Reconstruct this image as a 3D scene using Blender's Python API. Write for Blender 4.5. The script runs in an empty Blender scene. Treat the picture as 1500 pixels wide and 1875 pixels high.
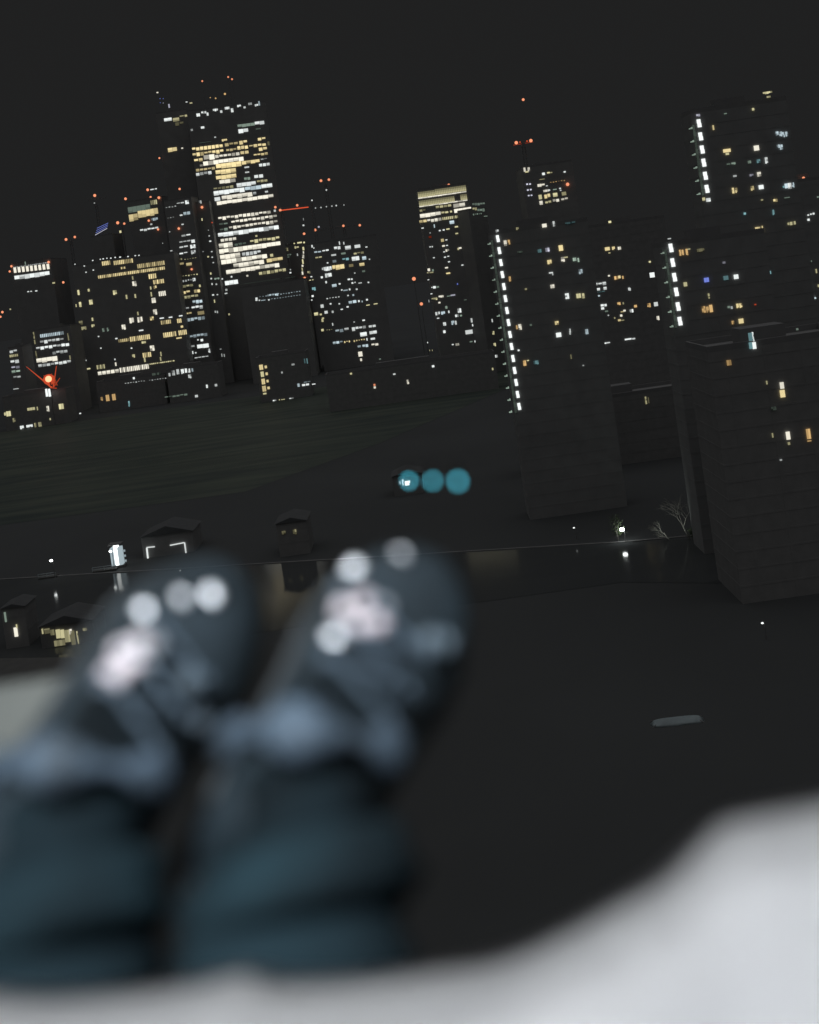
import bpy, bmesh, math, random
from mathutils import Vector, Matrix, Quaternion
from mathutils.bvhtree import BVHTree
random.seed(7)
R = math.radians
S = bpy.context.scene
C = S.collection
H = 60.0                       # roof-top eye height above the dock water
F = 2010.0                     # focal length in photo pixels
U0, V0 = 750.0, 500.0          # horizon point of the photo
TH = R(8.0)                    # camera roll
cT, sT = math.cos(TH), math.sin(TH)

# ------------------------------------------------------------------ helpers
def ray(u, v):
    a, b = u - U0, V0 - v
    return Vector(((a * cT + b * sT) / F, 1.0, (-a * sT + b * cT) / F))
def at(u, v, Y):
    p = ray(u, v) * Y
    return Vector((p.x, p.y, p.z + H))
def ground_at(u, v, z=0.0):
    r = ray(u, v)
    t = (z - H) / r.z
    return Vector((r.x * t, t, z))
def tag(o, label=None, cat=None, group=None, kind=None):
    if label: o['label'] = label
    if cat: o['category'] = cat
    if group: o['group'] = group
    if kind: o['kind'] = kind
    return o
def empty(name, loc=(0, 0, 0), rz=0.0):
    o = bpy.data.objects.new(name, None); C.objects.link(o)
    o.empty_display_size = 0.2
    o.location = loc; o.rotation_euler = (0, 0, rz)
    return o
def link(name, bm, mats, parent=None, smooth=False):
    me = bpy.data.meshes.new(name)
    bm.normal_update()
    bm.to_mesh(me); bm.free()
    if not isinstance(mats, (list, tuple)): mats = [mats]
    for m in mats: me.materials.append(m)
    if smooth:
        for p in me.polygons: p.use_smooth = True
    o = bpy.data.objects.new(name, me); C.objects.link(o)
    if parent: o.parent = parent
    return o
def box(bm, x0, x1, y0, y1, z0, z1, mi=0):
    v = [bm.verts.new(p) for p in ((x0,y0,z0),(x1,y0,z0),(x1,y1,z0),(x0,y1,z0),(x0,y0,z1),(x1,y0,z1),(x1,y1,z1),(x0,y1,z1))]
    for f in ((0,3,2,1),(4,5,6,7),(0,1,5,4),(1,2,6,5),(2,3,7,6),(3,0,4,7)):
        fc = bm.faces.new([v[i] for i in f]); fc.material_index = mi
def tube(bm, p0, p1, r0, r1=None, n=6, mi=0):
    p0, p1 = Vector(p0), Vector(p1)
    r1 = r0 if r1 is None else r1
    d = p1 - p0
    if d.length < 1e-6: return
    q = d.to_track_quat('Z', 'Y')
    A, B = [], []
    for i in range(n):
        w = Vector((math.cos(2*math.pi*i/n), math.sin(2*math.pi*i/n), 0))
        A.append(bm.verts.new(p0 + q @ (w * r0))); B.append(bm.verts.new(p1 + q @ (w * r1)))
    for i in range(n):
        j = (i + 1) % n
        bm.faces.new((A[i], A[j], B[j], B[i])).material_index = mi
    bm.faces.new(A[::-1]).material_index = mi; bm.faces.new(B).material_index = mi
def path(bm, pts, r, n=8):
    for a, b in zip(pts[:-1], pts[1:]): tube(bm, a, b, r, r, n)
def ball(bm, c, r, seg=10, sc=(1, 1, 1), rot=None):
    m = Matrix.Translation(Vector(c))
    if rot is not None: m = m @ rot.to_matrix().to_4x4()
    m = m @ Matrix.Diagonal((r*sc[0], r*sc[1], r*sc[2], 1))
    bmesh.ops.create_uvsphere(bm, u_segments=seg, v_segments=max(4, seg//2+1), radius=1, matrix=m)

# ---------------------------------------------------------------- materials
def nodes(name):
    m = bpy.data.materials.new(name); m.use_nodes = True
    nt = m.node_tree
    return m, nt, nt.nodes['Principled BSDF']
def surface(name, c0, c1=None, scale=1.0, rough=0.8, metal=0.0, bump=0.0, bscale=None, stretch=None, sheen=0.0, spec=None):
    m, nt, p = nodes(name)
    c1 = c1 or tuple(x * 0.75 for x in c0)
    tc = nt.nodes.new('ShaderNodeTexCoord'); mp = nt.nodes.new('ShaderNodeMapping')
    nt.links.new(tc.outputs['Object'], mp.inputs['Vector'])
    if stretch: mp.inputs['Scale'].default_value = stretch
    n = nt.nodes.new('ShaderNodeTexNoise'); n.inputs['Scale'].default_value = scale; n.inputs['Detail'].default_value = 5
    nt.links.new(mp.outputs['Vector'], n.inputs['Vector'])
    r = nt.nodes.new('ShaderNodeValToRGB')
    r.color_ramp.elements[0].position = 0.35; r.color_ramp.elements[1].position = 0.65
    r.color_ramp.elements[0].color = (*c1, 1); r.color_ramp.elements[1].color = (*c0, 1)
    nt.links.new(n.outputs['Fac'], r.inputs['Fac']); nt.links.new(r.outputs['Color'], p.inputs['Base Color'])
    p.inputs['Roughness'].default_value = rough; p.inputs['Metallic'].default_value = metal
    if sheen: p.inputs['Sheen Weight'].default_value = sheen
    if spec is not None: p.inputs['Specular IOR Level'].default_value = spec
    if bump:
        n2 = nt.nodes.new('ShaderNodeTexNoise'); n2.inputs['Scale'].default_value = bscale or scale * 6; n2.inputs['Detail'].default_value = 4
        nt.links.new(mp.outputs['Vector'], n2.inputs['Vector'])
        b = nt.nodes.new('ShaderNodeBump'); b.inputs['Strength'].default_value = bump
        nt.links.new(n2.outputs['Fac'], b.inputs['Height']); nt.links.new(b.outputs['Normal'], p.inputs['Normal'])
    return m
_em = {}
COL = {'w': (1.0, 0.95, 0.80), 'n': (0.92, 0.97, 0.95), 'y': (1.0, 0.82, 0.42), 'v': (0.95, 0.88, 0.50), 'o': (1.0, 0.64, 0.27), 'c': (0.72, 0.88, 0.95),
       't': (0.30, 0.58, 0.62), 'b': (0.25, 0.33, 1.0), 'r': (1.0, 0.13, 0.05), 'k': (0.95, 0.33, 0.17), 'g': (0.42, 0.55, 0.45), 'p': (0.80, 0.80, 0.95)}
def glow(col, st, sample=False):
    key = (col, round(st, 3), sample)
    if key not in _em:
        m = bpy.data.materials.new('lit_' + {'w':'white','n':'neutral','y':'warm','v':'straw','o':'amber','c':'cool','t':'teal','b':'blue','r':'red','k':'beacon','g':'green','p':'violet'}[col])
        m.use_nodes = True; nt = m.node_tree; nt.nodes.clear()
        e = nt.nodes.new('ShaderNodeEmission'); o = nt.nodes.new('ShaderNodeOutputMaterial')
        e.inputs['Color'].default_value = (*COL[col], 1); e.inputs['Strength'].default_value = st
        nt.links.new(e.outputs[0], o.inputs[0])
        try: m.cycles.emission_sampling = 'AUTO' if sample else 'NONE'
        except Exception: pass
        _em[key] = m
    return _em[key]

M = {}
M['wall'] = surface('dark_cladding', (0.27, 0.27, 0.265), (0.24, 0.24, 0.237), 0.15, 0.75)
M['concrete'] = surface('estate_concrete', (0.265, 0.268, 0.265), (0.235, 0.238, 0.236), 0.3, 0.85)
M['brick'] = surface('dark_brick', (0.255, 0.255, 0.25), (0.225, 0.225, 0.222), 0.5, 0.85)
M['slate'] = surface('slate_roof', (0.105, 0.11, 0.112), (0.09, 0.094, 0.096), 0.8, 0.85)
M['roof'] = surface('roof_felt', (0.215, 0.215, 0.215), (0.195, 0.195, 0.195), 0.4, 0.9)
M['steel'] = surface('painted_steel', (0.20, 0.20, 0.20), (0.16, 0.16, 0.16), 1.0, 0.5)
M['land'] = surface('dark_ground', (0.074, 0.079, 0.080), (0.064, 0.068, 0.069), 0.02, 0.95)
M['quay'] = surface('quay_stone', (0.11, 0.11, 0.105), (0.09, 0.09, 0.087), 0.4, 0.9)
M['bark'] = surface('bark', (0.30, 0.29, 0.26), (0.20, 0.19, 0.17), 2.0, 0.9)
M['leaf'] = surface('leaf', (0.08, 0.11, 0.05), (0.05, 0.08, 0.03), 2.0, 0.6)
M['tarp'] = surface('grey_tarpaulin', (0.62, 0.72, 0.74), (0.52, 0.60, 0.62), 0.8, 0.7)
M['hull'] = surface('dark_hull', (0.06, 0.07, 0.08), (0.04, 0.045, 0.05), 1.0, 0.4)
M['parapet'] = surface('parapet_concrete', (0.140, 0.150, 0.140), (0.105, 0.113, 0.105), 6.0, 0.9, bump=0.25, bscale=60)
M['deck'] = surface('roof_deck', (0.10, 0.10, 0.10), (0.07, 0.07, 0.07), 5.0, 0.9, bump=0.2, bscale=80)
M['coat'] = surface('pale_cotton', (0.735, 0.73, 0.74), (0.63, 0.63, 0.645), 6.0, 0.95, bump=0.15, bscale=300, sheen=0.2)
M['denim'] = surface('dark_denim', (0.011, 0.023, 0.030), (0.005, 0.008, 0.010), 8.0, 0.9, bump=0.4, bscale=25, spec=0.08)
M['boot'] = surface('dark_leather', (0.024, 0.036, 0.046), (0.011, 0.017, 0.021), 16.0, 0.42, bump=0.3, bscale=60)
M['tongue'] = surface('padded_tongue', (0.095, 0.142, 0.200), (0.022, 0.034, 0.046), 20.0, 0.7)
M['label'] = surface('pale_pink_glint', (0.74, 0.69, 0.725), (0.68, 0.60, 0.65), 30.0, 0.6)  # pale tone for the boot pads; the highlight is in the colour
M['dull'] = surface('grey_glint', (0.36, 0.39, 0.43), (0.28, 0.31, 0.35), 30.0, 0.6)
M['dim'] = surface('slate_glint', (0.085, 0.12, 0.15), (0.06, 0.085, 0.11), 30.0, 0.6)
M['rubber'] = surface('dark_rubber', (0.040, 0.046, 0.05), (0.03, 0.035, 0.038), 12.0, 0.7)
M['lace'] = surface('lace_cord', (0.075, 0.11, 0.15), (0.05, 0.075, 0.10), 60.0, 0.8)
M['metal'] = surface('satin_metal', (0.85, 0.88, 0.92), (0.75, 0.78, 0.82), 40.0, 0.55, metal=1.0)
M['skin'] = surface('skin', (0.50, 0.36, 0.29), (0.45, 0.31, 0.25), 12.0, 0.6)
M['cable'] = surface('added_black_cable', (0.006, 0.006, 0.006), (0.004, 0.004, 0.004), 20.0, 0.9, spec=0.0)
def water(name, base, base2, sc, stretch, rough):
    m = surface(name, base, base2, sc, rough, bump=0.14, bscale=0.55, stretch=stretch)
    m.node_tree.nodes['Principled BSDF'].inputs['Specular IOR Level'].default_value = .035
    return m
M['dock'] = water('dock_water', (0.080, 0.085, 0.086), (0.074, 0.079, 0.080), 0.05, (1.0, 3.2, 1.0), 0.10)
M['river'] = water('river_water', (0.116, 0.134, 0.108), (0.068, 0.084, 0.078), 0.08, (0.25, 1.8, 1.0), 0.55)

# ------------------------------------------------------------------ ground
def sheet(name, pts, z, m):
    bm = bmesh.new()
    bm.faces.new([bm.verts.new((x, y, z)) for x, y in pts])
    return tag(link(name, bm, m), kind='structure')
sheet('ground', [(-4000, -600), (4000, -600), (4000, 6000), (-4000, 6000)], 0.0, M['land'])
sheet('river', [(-1500, 372), (-60, 340), (-20, 400), (60, 560), (120, 640), (-40, 655), (-1500, 640)], 0.05, M['river'])
sheet('water', [(-700, 260), (-100, 208), (-66, 196), (30, 196), (60, 180), (110, 170), (110, 199), (35, 222), (-94, 262), (-700, 410)], 0.05, M['dock'])
sheet('near_quay', [(-700, 40), (-78, 40), (-66, 196), (-100, 208), (-700, 260)], 0.10, M['quay'])
# quay wall edge
bm = bmesh.new()
for (x0, y0), (x1, y1) in (((-300, 326), (-94, 262)), ((-94, 262), (35, 222)), ((35, 222), (480, 132))):
    d = Vector((x1 - x0, y1 - y0, 0)); n = Vector((-d.y, d.x, 0)).normalized() * 0.5
    a, b = Vector((x0, y0, 0.06)), Vector((x1, y1, 0.06))
    vs = [bm.verts.new(p) for p in (a, b, b + n, a + n)]
    vt = [bm.verts.new(p + Vector((0, 0, 0.14))) for p in (a, b, b + n, a + n)]
    for i in range(4):
        j = (i + 1) % 4; bm.faces.new((vs[i], vs[j], vt[j], vt[i]))
    bm.faces.new(vt)
tag(link('kerb', bm, M['brick']), kind='structure')

# ---------------------------------------------------------------- buildings
class Bld:
    def __init__(s, name, label, uL, uR, vT, Y, yaw=0, depth=24, fl=3.6, mat='wall', cat='building', group=None, plant=True, base=0.0):
        s.Y = Y
        s.uc = (uL + uR) / 2; yaw = R(yaw)
        P0 = at(s.uc, vT, Y); s.P0 = P0
        s.d = Vector((math.cos(yaw), math.sin(yaw), 0)); s.n = Vector((math.sin(yaw), -math.cos(yaw), 0))
        s.root = empty(name, (P0.x, P0.y, base), yaw)
        tag(s.root, label, cat, group)
        s.base = base
        tt = math.tan(TH)
        xl = s.loc(uL, vT + (s.uc - uL) * tt)[0]; xr = s.loc(uR, vT + (s.uc - uR) * tt)[0]
        zt = P0.z - base
        s.xl, s.xr, s.zt, s.dp = xl, xr, zt, depth
        bm = bmesh.new()
        box(bm, xl, xr, 0, depth, 0, zt)
        k = 1
        while k * fl < zt - 1.0:                       # slab edges, proud of the wall
            box(bm, xl - .04, xr + .04, -.04, depth + .04, k * fl - .16, k * fl + .16); k += 1
        for i in range(int((xr - xl) / 6) + 1):        # piers
            x = xl + 3 + 6 * i
            if x < xr - 1: box(bm, x - .2, x + .2, -.03, 0.0, 0.02, zt - .4)
        link('wall', bm, M[mat], s.root)
        if plant is True:
            bm = bmesh.new()
            zr = zt + .004
            box(bm, xl + .003, xr - .003, .003, .4, zr, zt + 1.0); box(bm, xl + .003, xr - .003, depth - .4, depth - .003, zr, zt + 1.0)
            box(bm, xl + .003, xl + .4, .404, depth - .404, zr, zt + 1.0); box(bm, xr - .4, xr - .003, .404, depth - .404, zr, zt + 1.0)
            w = xr - xl
            box(bm, xl + .3 * w, xl + .62 * w, depth * .35, depth * .7, zr, zt + 2.6)
            link('roof', bm, M['roof'], s.root)
        if plant == 'gable':
            bm = bmesh.new(); zr = zt + .004; e = .35
            a = [bm.verts.new(p) for p in ((xl - e, -e, zr), (xr + e, -e, zr), (xr + e, depth + e, zr), (xl - e, depth + e, zr), ((xl + xr) / 2, -e, zr + (xr - xl) * .16), ((xl + xr) / 2, depth + e, zr + (xr - xl) * .16))]
            for f in ((3, 2, 1, 0), (1, 2, 5, 4), (3, 0, 4, 5), (0, 1, 4), (2, 3, 5)): bm.faces.new([a[i] for i in f])
            link('roof', bm, M['slate'], s.root)
        s.nw = 0; s.extra = None
    def hit(s, u, v):
        r = ray(u, v); O = Vector((0, 0, H))
        t = (s.P0 - O).dot(s.n) / r.dot(s.n)
        return O + r * t, t
    def loc(s, u, v):
        p, t = s.hit(u, v)
        return ((p - s.P0).dot(s.d), p.z - s.base, t)
    def emit(s, name, bm, mats):
        s.nw += 1
        return link(name, bm, mats, s.root)
    def win(s, u, v, w, h, col='w', st=1.0, n=None, name='window'):
        x, z, t = s.loc(u, v); k = t / F
        W, Hh = max(w * k, .12), max(h * k, .12)
        bm = bmesh.new()
        if n is None and w * h > 22:      # blinds, mullions and furniture break up the light
            nc = max(2, round(w / 3.2)); nr = max(1, round(h / 4.0))
            for a in range(nc):
                for b in range(nr):
                    g = .05 * W / nc
                    x0 = x - W/2 + W*a/nc; z0 = z - Hh/2 + Hh*b/nr
                    box(bm, x0 + g, x0 + W/nc - g, -.28, -.14, z0 + (0 if b else random.choice((0, 0, .25)) * Hh/nr), z0 + Hh/nr, random.choices((0, 1, 2), (6, 3, 2))[0])
            return s.emit(name, bm, [glow(col, st), glow(col, st * .7), glow(col, st * .3)])
        n = n or 1
        for i in range(n):
            g = .0 if n == 1 else .06 * W / n
            box(bm, x - W/2 + W*i/n + g, x - W/2 + W*(i+1)/n - g, -.28, -.14, z - Hh/2, z + Hh/2, 0 if n == 1 else random.choice((0, 0, 1)))
        return s.emit(name, bm, [glow(col, st), glow(col, st * .7)])
    def band(s, u0, v0, u1, v1, h, col='w', st=1.0, style='solid', name='window_band'):
        if style == 'each':
            for i in range(9):
                f = (i + .5) / 9; s.win(u0 + (u1 - u0) * f, v0 + (v1 - v0) * f, (u1 - u0) / 9 * .62, h, col, st, 1)
            return
        x0, z0, t = s.loc(u0, v0); x1, z1, _ = s.loc(u1, v1); k = t / F
        z0 = z1 = (z0 + z1) / 2
        Hh = h * k * (1.12 if style == 'solid' else 1.0)
        cw = {'solid': 9, 'cells': 7.5, 'fine': 3.4, 'dots': 5, 'louvre': 3.2}[style] * k
        n = max(1, round((x1 - x0) / cw)); cw = (x1 - x0) / n
        bm = bmesh.new()
        for i in range(n):
            a = x0 + i * cw; g = {'solid': .025, 'cells': .10, 'fine': .17, 'dots': .26, 'louvre': .07}[style] * cw
            mi = random.choices((0, 1, 2), {'solid': (8, 2, .6), 'cells': (6, 3, 1.2), 'fine': (5, 3, 2), 'dots': (4, 3, 3), 'louvre': (1, 0, 0)}[style])[0]
            top = Hh/2; bot = -Hh/2
            if style == 'solid':
                bot += random.choice((0, 0, .08, .18)) * Hh
            elif style == 'cells':
                top -= random.choice((0, 0, .1)) * Hh; bot += random.choice((0, .1, .3, .45)) * Hh
            elif style == 'dots':
                bot += random.choice((0, .3, .5)) * Hh
            if style == 'louvre':
                for q, (lo, hi) in enumerate(((.0, .34), (.34, .68), (.68, 1.0))): box(bm, a + g, a + cw - g, -.28, -.14, z0 + bot + lo * Hh, z0 + bot + hi * Hh - .02, q)  # crown uplight: its upward fade is put into separate glow levels
            elif style in ('solid', 'cells') and random.random() < .45:
                m_ = z0 + bot + (top - bot) * random.uniform(.25, .6)
                box(bm, a + g, a + cw - g, -.28, -.14, m_, z0 + top, mi); box(bm, a + g, a + cw - g, -.28, -.14, z0 + bot, m_, min(2, mi + 1))
            else: box(bm, a + g, a + cw - g, -.28, -.14, z0 + bot, z0 + top, mi)
        return s.emit(name, bm, [glow(col, st), glow(col, st * .72), glow(col, st * .38)])
    def wins(s, ox, oy, sc, txt):
        for e in txt.split(';'):
            q = e.split()
            if not q: continue
            x, y, w, h = map(float, q[:4])
            s.win(ox + x / sc, oy + y / sc, w / sc, h / sc, q[4] if len(q) > 4 else 'w', float(q[5]) if len(q) > 5 else .9, int(q[6]) if len(q) > 6 else None)
    def bands(s, ox, oy, sc, txt):
        for e in txt.split(';'):
            q = e.split()
            if not q: continue
            x0, y0, x1, y1, h = map(float, q[:5])
            s.band(ox + x0 / sc, oy + y0 / sc, ox + x1 / sc, oy + y1 / sc, h / sc, q[5], float(q[6]), q[7] if len(q) > 7 else 'solid')
    def beacon(s, u, v, size=4.2, col='k', st=1.2, drop=None):
        """aviation lamp on its own stalk, stood on this roof"""
        x, z, t = s.loc(u, v); k = t / F; r = size * k / 2
        yb = s.dp * .3 if z > s.zt + .5 else -.9
        # keep the same picture spot while standing back on the roof
        sc = 1 + yb / t
        p = Vector((0, 0, H)) + (s.hit(u, v)[0] - Vector((0, 0, H))) * sc
        lx = (p - s.P0).dot(s.d); ly = -(p - s.P0).dot(s.n); lz = p.z - s.base
        bm = bmesh.new(); ball(bm, (lx, ly, lz), r, 8)
        b = s.emit('beacon', bm, glow(col, st))
        if lz > s.zt + .5:
            bm = bmesh.new(); tube(bm, (lx, ly, s.zt), (lx, ly, lz - r * .9), .16, .12, 5)
            link('mast', bm, M['steel'], s.root)

# 1 the brightest tower
t = Bld('office_tower', 'brightest office tower, nearly every floor lit white and warm yellow', 342, 486, 196, 800, yaw=6, depth=40, fl=4.0)
t.bands(330, 230, 7.143, '''155 318 560 258 44 y 1.0 cells; 580 255 760 232 38 y .45 cells; 770 228 880 212 46 y 1.0 cells; 1012 180 1120 172 36 y .9 cells;
160 390 570 328 46 y 1.0 cells; 600 328 740 310 34 y .5 cells; 745 298 890 275 44 y 1.0 cells; 900 277 1125 242 36 y .85 cells; 1142 235 1170 231 44 v .3;
180 460 300 441 40 y 1.0 cells; 310 430 450 400 60 w 1.05 solid; 455 412 780 365 42 w .9 cells; 785 360 900 345 40 y .9 cells; 1025 312 1140 300 40 y .9 cells;
255 525 300 518 24 w .6 cells; 302 502 830 430 46 w 1.05 solid; 960 390 1150 365 34 y .75 cells;
205 592 460 552 36 y .6 cells; 470 540 800 494 56 y 1.05 solid; 805 490 1040 460 38 y .85 solid; 1050 445 1140 432 22 n .4 cells; 1030 525 1175 502 40 n .9 cells;
205 642 415 612 40 n .8 cells; 465 618 730 582 52 y 1.0 solid; 835 553 910 543 30 n .75 cells;
470 688 735 652 46 y .9 solid; 845 622 910 613 30 n .7 cells;
515 742 725 712 42 w .9 solid; 835 700 920 688 34 g .55 cells; 965 672 1090 655 40 n .85 cells;
435 832 700 796 34 v .38 cells; 740 785 990 748 44 n .85 solid; 1000 735 1145 716 34 v .45 cells;
440 893 842 833 50 n 1.0 solid; 848 832 1060 800 42 c .75 solid; 1062 797 1205 778 42 n 1.0 solid;
450 966 525 955 42 n .8 solid; 545 950 945 895 48 w .85 solid; 950 890 1000 882 36 n .6 cells; 1110 868 1150 862 20 n .6;
480 1020 1010 948 40 w 1.0 solid; 1014 948 1220 915 40 w 1.0 solid''')
t.bands(380, 360, 7.143, '''140 298 830 195 42 w 1.0 cells; 868 188 895 184 26 n .6; 150 372 270 354 40 g .4 cells; 310 345 912 252 44 w 1.0 cells; 160 442 270 424 38 g .5 cells; 280 420 920 322 44 w .9 cells;
140 513 932 394 48 n 1.05 solid; 170 577 380 548 36 w .85 cells; 555 595 945 537 44 v .7 cells; 150 650 330 626 56 w 1.05 solid; 350 632 510 608 30 g .2 cells;
155 727 955 608 52 w 1.05 solid; 165 793 430 765 52 w 1.0 solid; 450 758 700 722 44 n .7 cells; 180 863 780 775 50 w 1.05 solid; 820 772 860 766 34 v .6;
340 908 740 850 48 w .95 solid; 775 840 985 810 40 y .75 solid; 245 990 940 893 46 w 1.0 solid; 670 1008 1030 955 40 v .6 cells; 230 1138 400 1112 52 n 1.05 solid''')
t.wins(380, 360, 7.143, '1085 995 36 18 n .9; 315 1048 20 20 n .8; 522 1035 24 22 w .6; 640 515 26 22 v .5')
t.wins(280, 130, 3.75, '''312 302 24 20 n 1; 350 285 34 14 n 1; 376 296 12 20 n .8; 430 268 34 16 n 1; 470 279 14 16 n .7; 510 255 32 16 n 1; 545 270 16 26 n .9; 592 240 26 14 n .9; 630 250 14 12 n .6; 668 228 26 20 n 1;
712 235 24 14 n .9; 730 222 10 30 c .4; 232 213 12 6 n .8; 262 220 18 8 v .5; 342 388 22 14 n .9; 428 455 12 8 n .5; 492 475 36 14 y .8; 268 405 14 14 n .3''')
t.bands(280, 130, 3.75, '582 382 700 362 18 g .5 solid; 700 362 765 352 20 n .9 solid; 588 416 655 406 24 n 1.0 solid; 706 399 742 395 8 g .4 solid; 320 496 400 484 4 g .12 solid')
for u, v in ((370.5, 148.5), (418, 141), (425, 145)): t.beacon(u, v, 3.4, st=1.0)
t.beacon(395, 180, 3, 'o', .6); t.beacon(412, 172, 4, 'o', .7)

# 2 narrow neighbour on its left
t = Bld('office_tower', 'narrow dark tower with a white lit ledge, left of the brightest tower', 286, 340, 205, 840, depth=30, fl=4.0)
t.bands(280, 130, 3.75, '78 338 130 328 18 n 1.0 solid; 138 338 182 330 22 v .6 solid; 182 316 250 302 14 v .5 cells; 150 352 215 372 22 v .25 cells; 104 544 166 536 24 y .9 solid')
t.wins(280, 130, 3.75, '112 240 10 26 p .5; 50 190 6 6 b .4; 72 190 6 6 b .35; 52 218 6 6 b .3; 72 220 6 6 p .3; 202 530 12 8 w .8; 32 148 12 8 w .8; 395 183 8 6 o .5')
t.beacon(292, 289.5, 3.4)

# 3 crown-lit tower at far left
t = Bld('office_tower', 'dark tower at the far left with a bright white colonnade crown', 20, 93, 479, 860, depth=40, fl=4.0)
t.bands(0, 430, 3.75, '90 244 345 216 36 w .95 each; 100 292 342 268 26 n 1.0 solid; 90 222 345 190 5 n .5 fine')
t.wins(0, 430, 3.75, '195 390 12 6 n .9; 215 388 10 6 n .8; 250 385 14 6 n 1; 370 330 18 10 v .5; 72 511 10 10 v .4; 175 195 6 22 g .5')
t.beacon(21, 487.5, 4.2); t.beacon(18, 497, 4); t.beacon(89, 480, 4.6); t.beacon(116, 517, 4.4)
t.beacon(4.5, 571.5, 4.6); t.beacon(1, 580, 4)

# 4 small office block behind the red lamp
t = Bld('office_block', 'small office block with white strip windows behind the red lamp', 60, 128, 602, 720, depth=24, fl=4.0)
t.bands(0, 430, 3.75, '275 692 440 676 22 c .7 fine; 275 738 440 718 22 n .8 cells; 248 782 478 752 20 n 1.0 cells; 360 812 466 798 20 n .55 cells; 252 868 395 846 28 w .95 solid; 262 898 490 872 20 n .85 cells')
t.wins(0, 430, 3.75, '234 690 8 46 v .3; 240 735 8 30 v .25; 250 822 8 50 v .18; 470 700 8 50 v .3; 482 842 8 28 v .25')

# 5 slim block
t = Bld('office_block', 'slim block with six short lit floors at the left edge', 15, 40, 637, 690, depth=18, fl=3.6)
t.bands(0, 430, 3.75, '66 806 120 796 20 n .85 cells; 66 834 126 824 16 v .5 fine; 72 876 134 868 24 n .8 cells; 78 914 138 906 16 p .55 cells; 80 946 142 936 24 g .9 cells; 92 980 145 972 14 n .5 cells; 92 1060 130 1055 5 n .5 solid')

# 6 yellow office
t = Bld('office_block', 'wide office block with yellow-lit upper strips and scattered yellow windows', 132, 318, 476, 760, yaw=2, depth=40, fl=4.0)
t.bands(0, 430, 3.75, '700 198 760 190 28 y .8 fine; 780 192 915 178 28 y .8 fine; 830 230 862 224 14 y .7 fine; 942 216 1132 192 28 y .6 fine; 672 286 1135 232 20 y .8 fine; 1020 288 1075 280 32 y .95 fine; 1052 326 1128 316 28 y 1.0 fine; 1090 408 1140 398 32 w .9 fine; 812 730 890 718 20 y .55 fine; 892 716 1032 700 32 y .8 fine; 1120 690 1212 678 32 y .9 fine; 1226 676 1284 664 32 y .8 fine; 1104 602 1176 596 26 y .7 fine; 1216 592 1248 588 28 y .8 fine; 672 958 820 936 32 w .95 cells; 822 930 1024 902 32 w 1.0 fine; 1026 888 1200 864 7 v .8 fine; 664 910 722 902 28 v .5 fine; 980 828 1040 820 32 y .8 fine; 580 924 622 917 8 v .7 solid')
t.wins(0, 430, 3.75, '''924 336 28 34 w .9; 790 396 26 30 v .85; 540 396 13 34 v .8; 610 380 12 18 v .6; 552 478 15 34 v .85; 524 486 7 20 v .5; 625 462 24 32 v .75; 870 426 10 28 v .5; 930 420 10 26 v .5; 912 296 8 24 v .35;
1056 450 28 34 w .9; 1066 530 26 36 w .9; 1044 574 26 24 y .8; 905 588 30 36 w .9; 962 582 34 36 w .95; 850 634 26 34 w .95; 948 540 8 24 v .4; 1046 778 30 36 w .95; 1036 365 8 20 v .6; 1066 360 20 22 y .8; 1040 408 8 30 v .5; 636 580 10 22 v .6; 640 624 22 18 v .6; 556 604 26 26 v .3; 572 642 44 22 v .35; 710 654 14 24 g .4; 742 650 12 26 g .4; 796 888 9 24 w .8; 1106 818 8 30 v .4; 1104 852 8 26 v .4; 995 858 10 30 v .5; 918 832 18 22 v .6; 1250 630 16 14 y .8; 988 738 30 14 v .7; 1230 708 36 8 y .8; 420 330 1 1 v .1''')
t.wins(0, 430, 3.75, '638 176 9 7 n .9; 690 168 8 7 n .8; 710 165 9 7 n 1; 735 161 8 7 n .8; 762 160 9 7 n 1; 792 155 9 7 n 1; 826 153 12 7 n 1; 880 149 9 7 n 1; 930 143 10 7 n .8; 955 141 10 7 n .8; 580 214 8 7 n .8; 516 202 8 7 n .7; 642 242 8 7 n .9; 592 257 8 7 n .8; 1112 572 28 7 n 1; 1172 566 24 7 n 1; 1242 556 24 7 n 1; 678 698 9 8 n .7; 694 778 8 8 n .8; 904 778 10 8 n .9; 800 712 14 8 n .9; 590 862 8 8 n .8; 790 855 8 10 n .7; 970 656 30 8 n .9')

# 7 block with the cream crown
t = Bld('office_tower', 'tower with a cream lit slanted crown between red crane lamps', 234, 296, 366, 880, yaw=-14, depth=40, fl=4.0)
t.bands(0, 100, 3.75, '882 1085 1030 1028 34 g .28 solid; 1034 1020 1080 1008 30 v .6 fine; 888 1128 948 1110 42 y .65 solid; 950 1108 1085 1066 42 y .75 solid; 962 1212 1090 1188 18 n .9 cells')
t.wins(0, 100, 3.75, '1062 1130 50 18 c .5; 1040 1165 14 10 n .5; 828 1216 14 16 v .8; 1056 924 50 7 n .9')
t.beacon(270.5, 347.5, 5); t.beacon(291, 362, 5); t.beacon(276, 361, 4); t.beacon(272.5, 404, 4); t.beacon(289.5, 420, 4); t.beacon(230, 364, 5)

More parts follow.
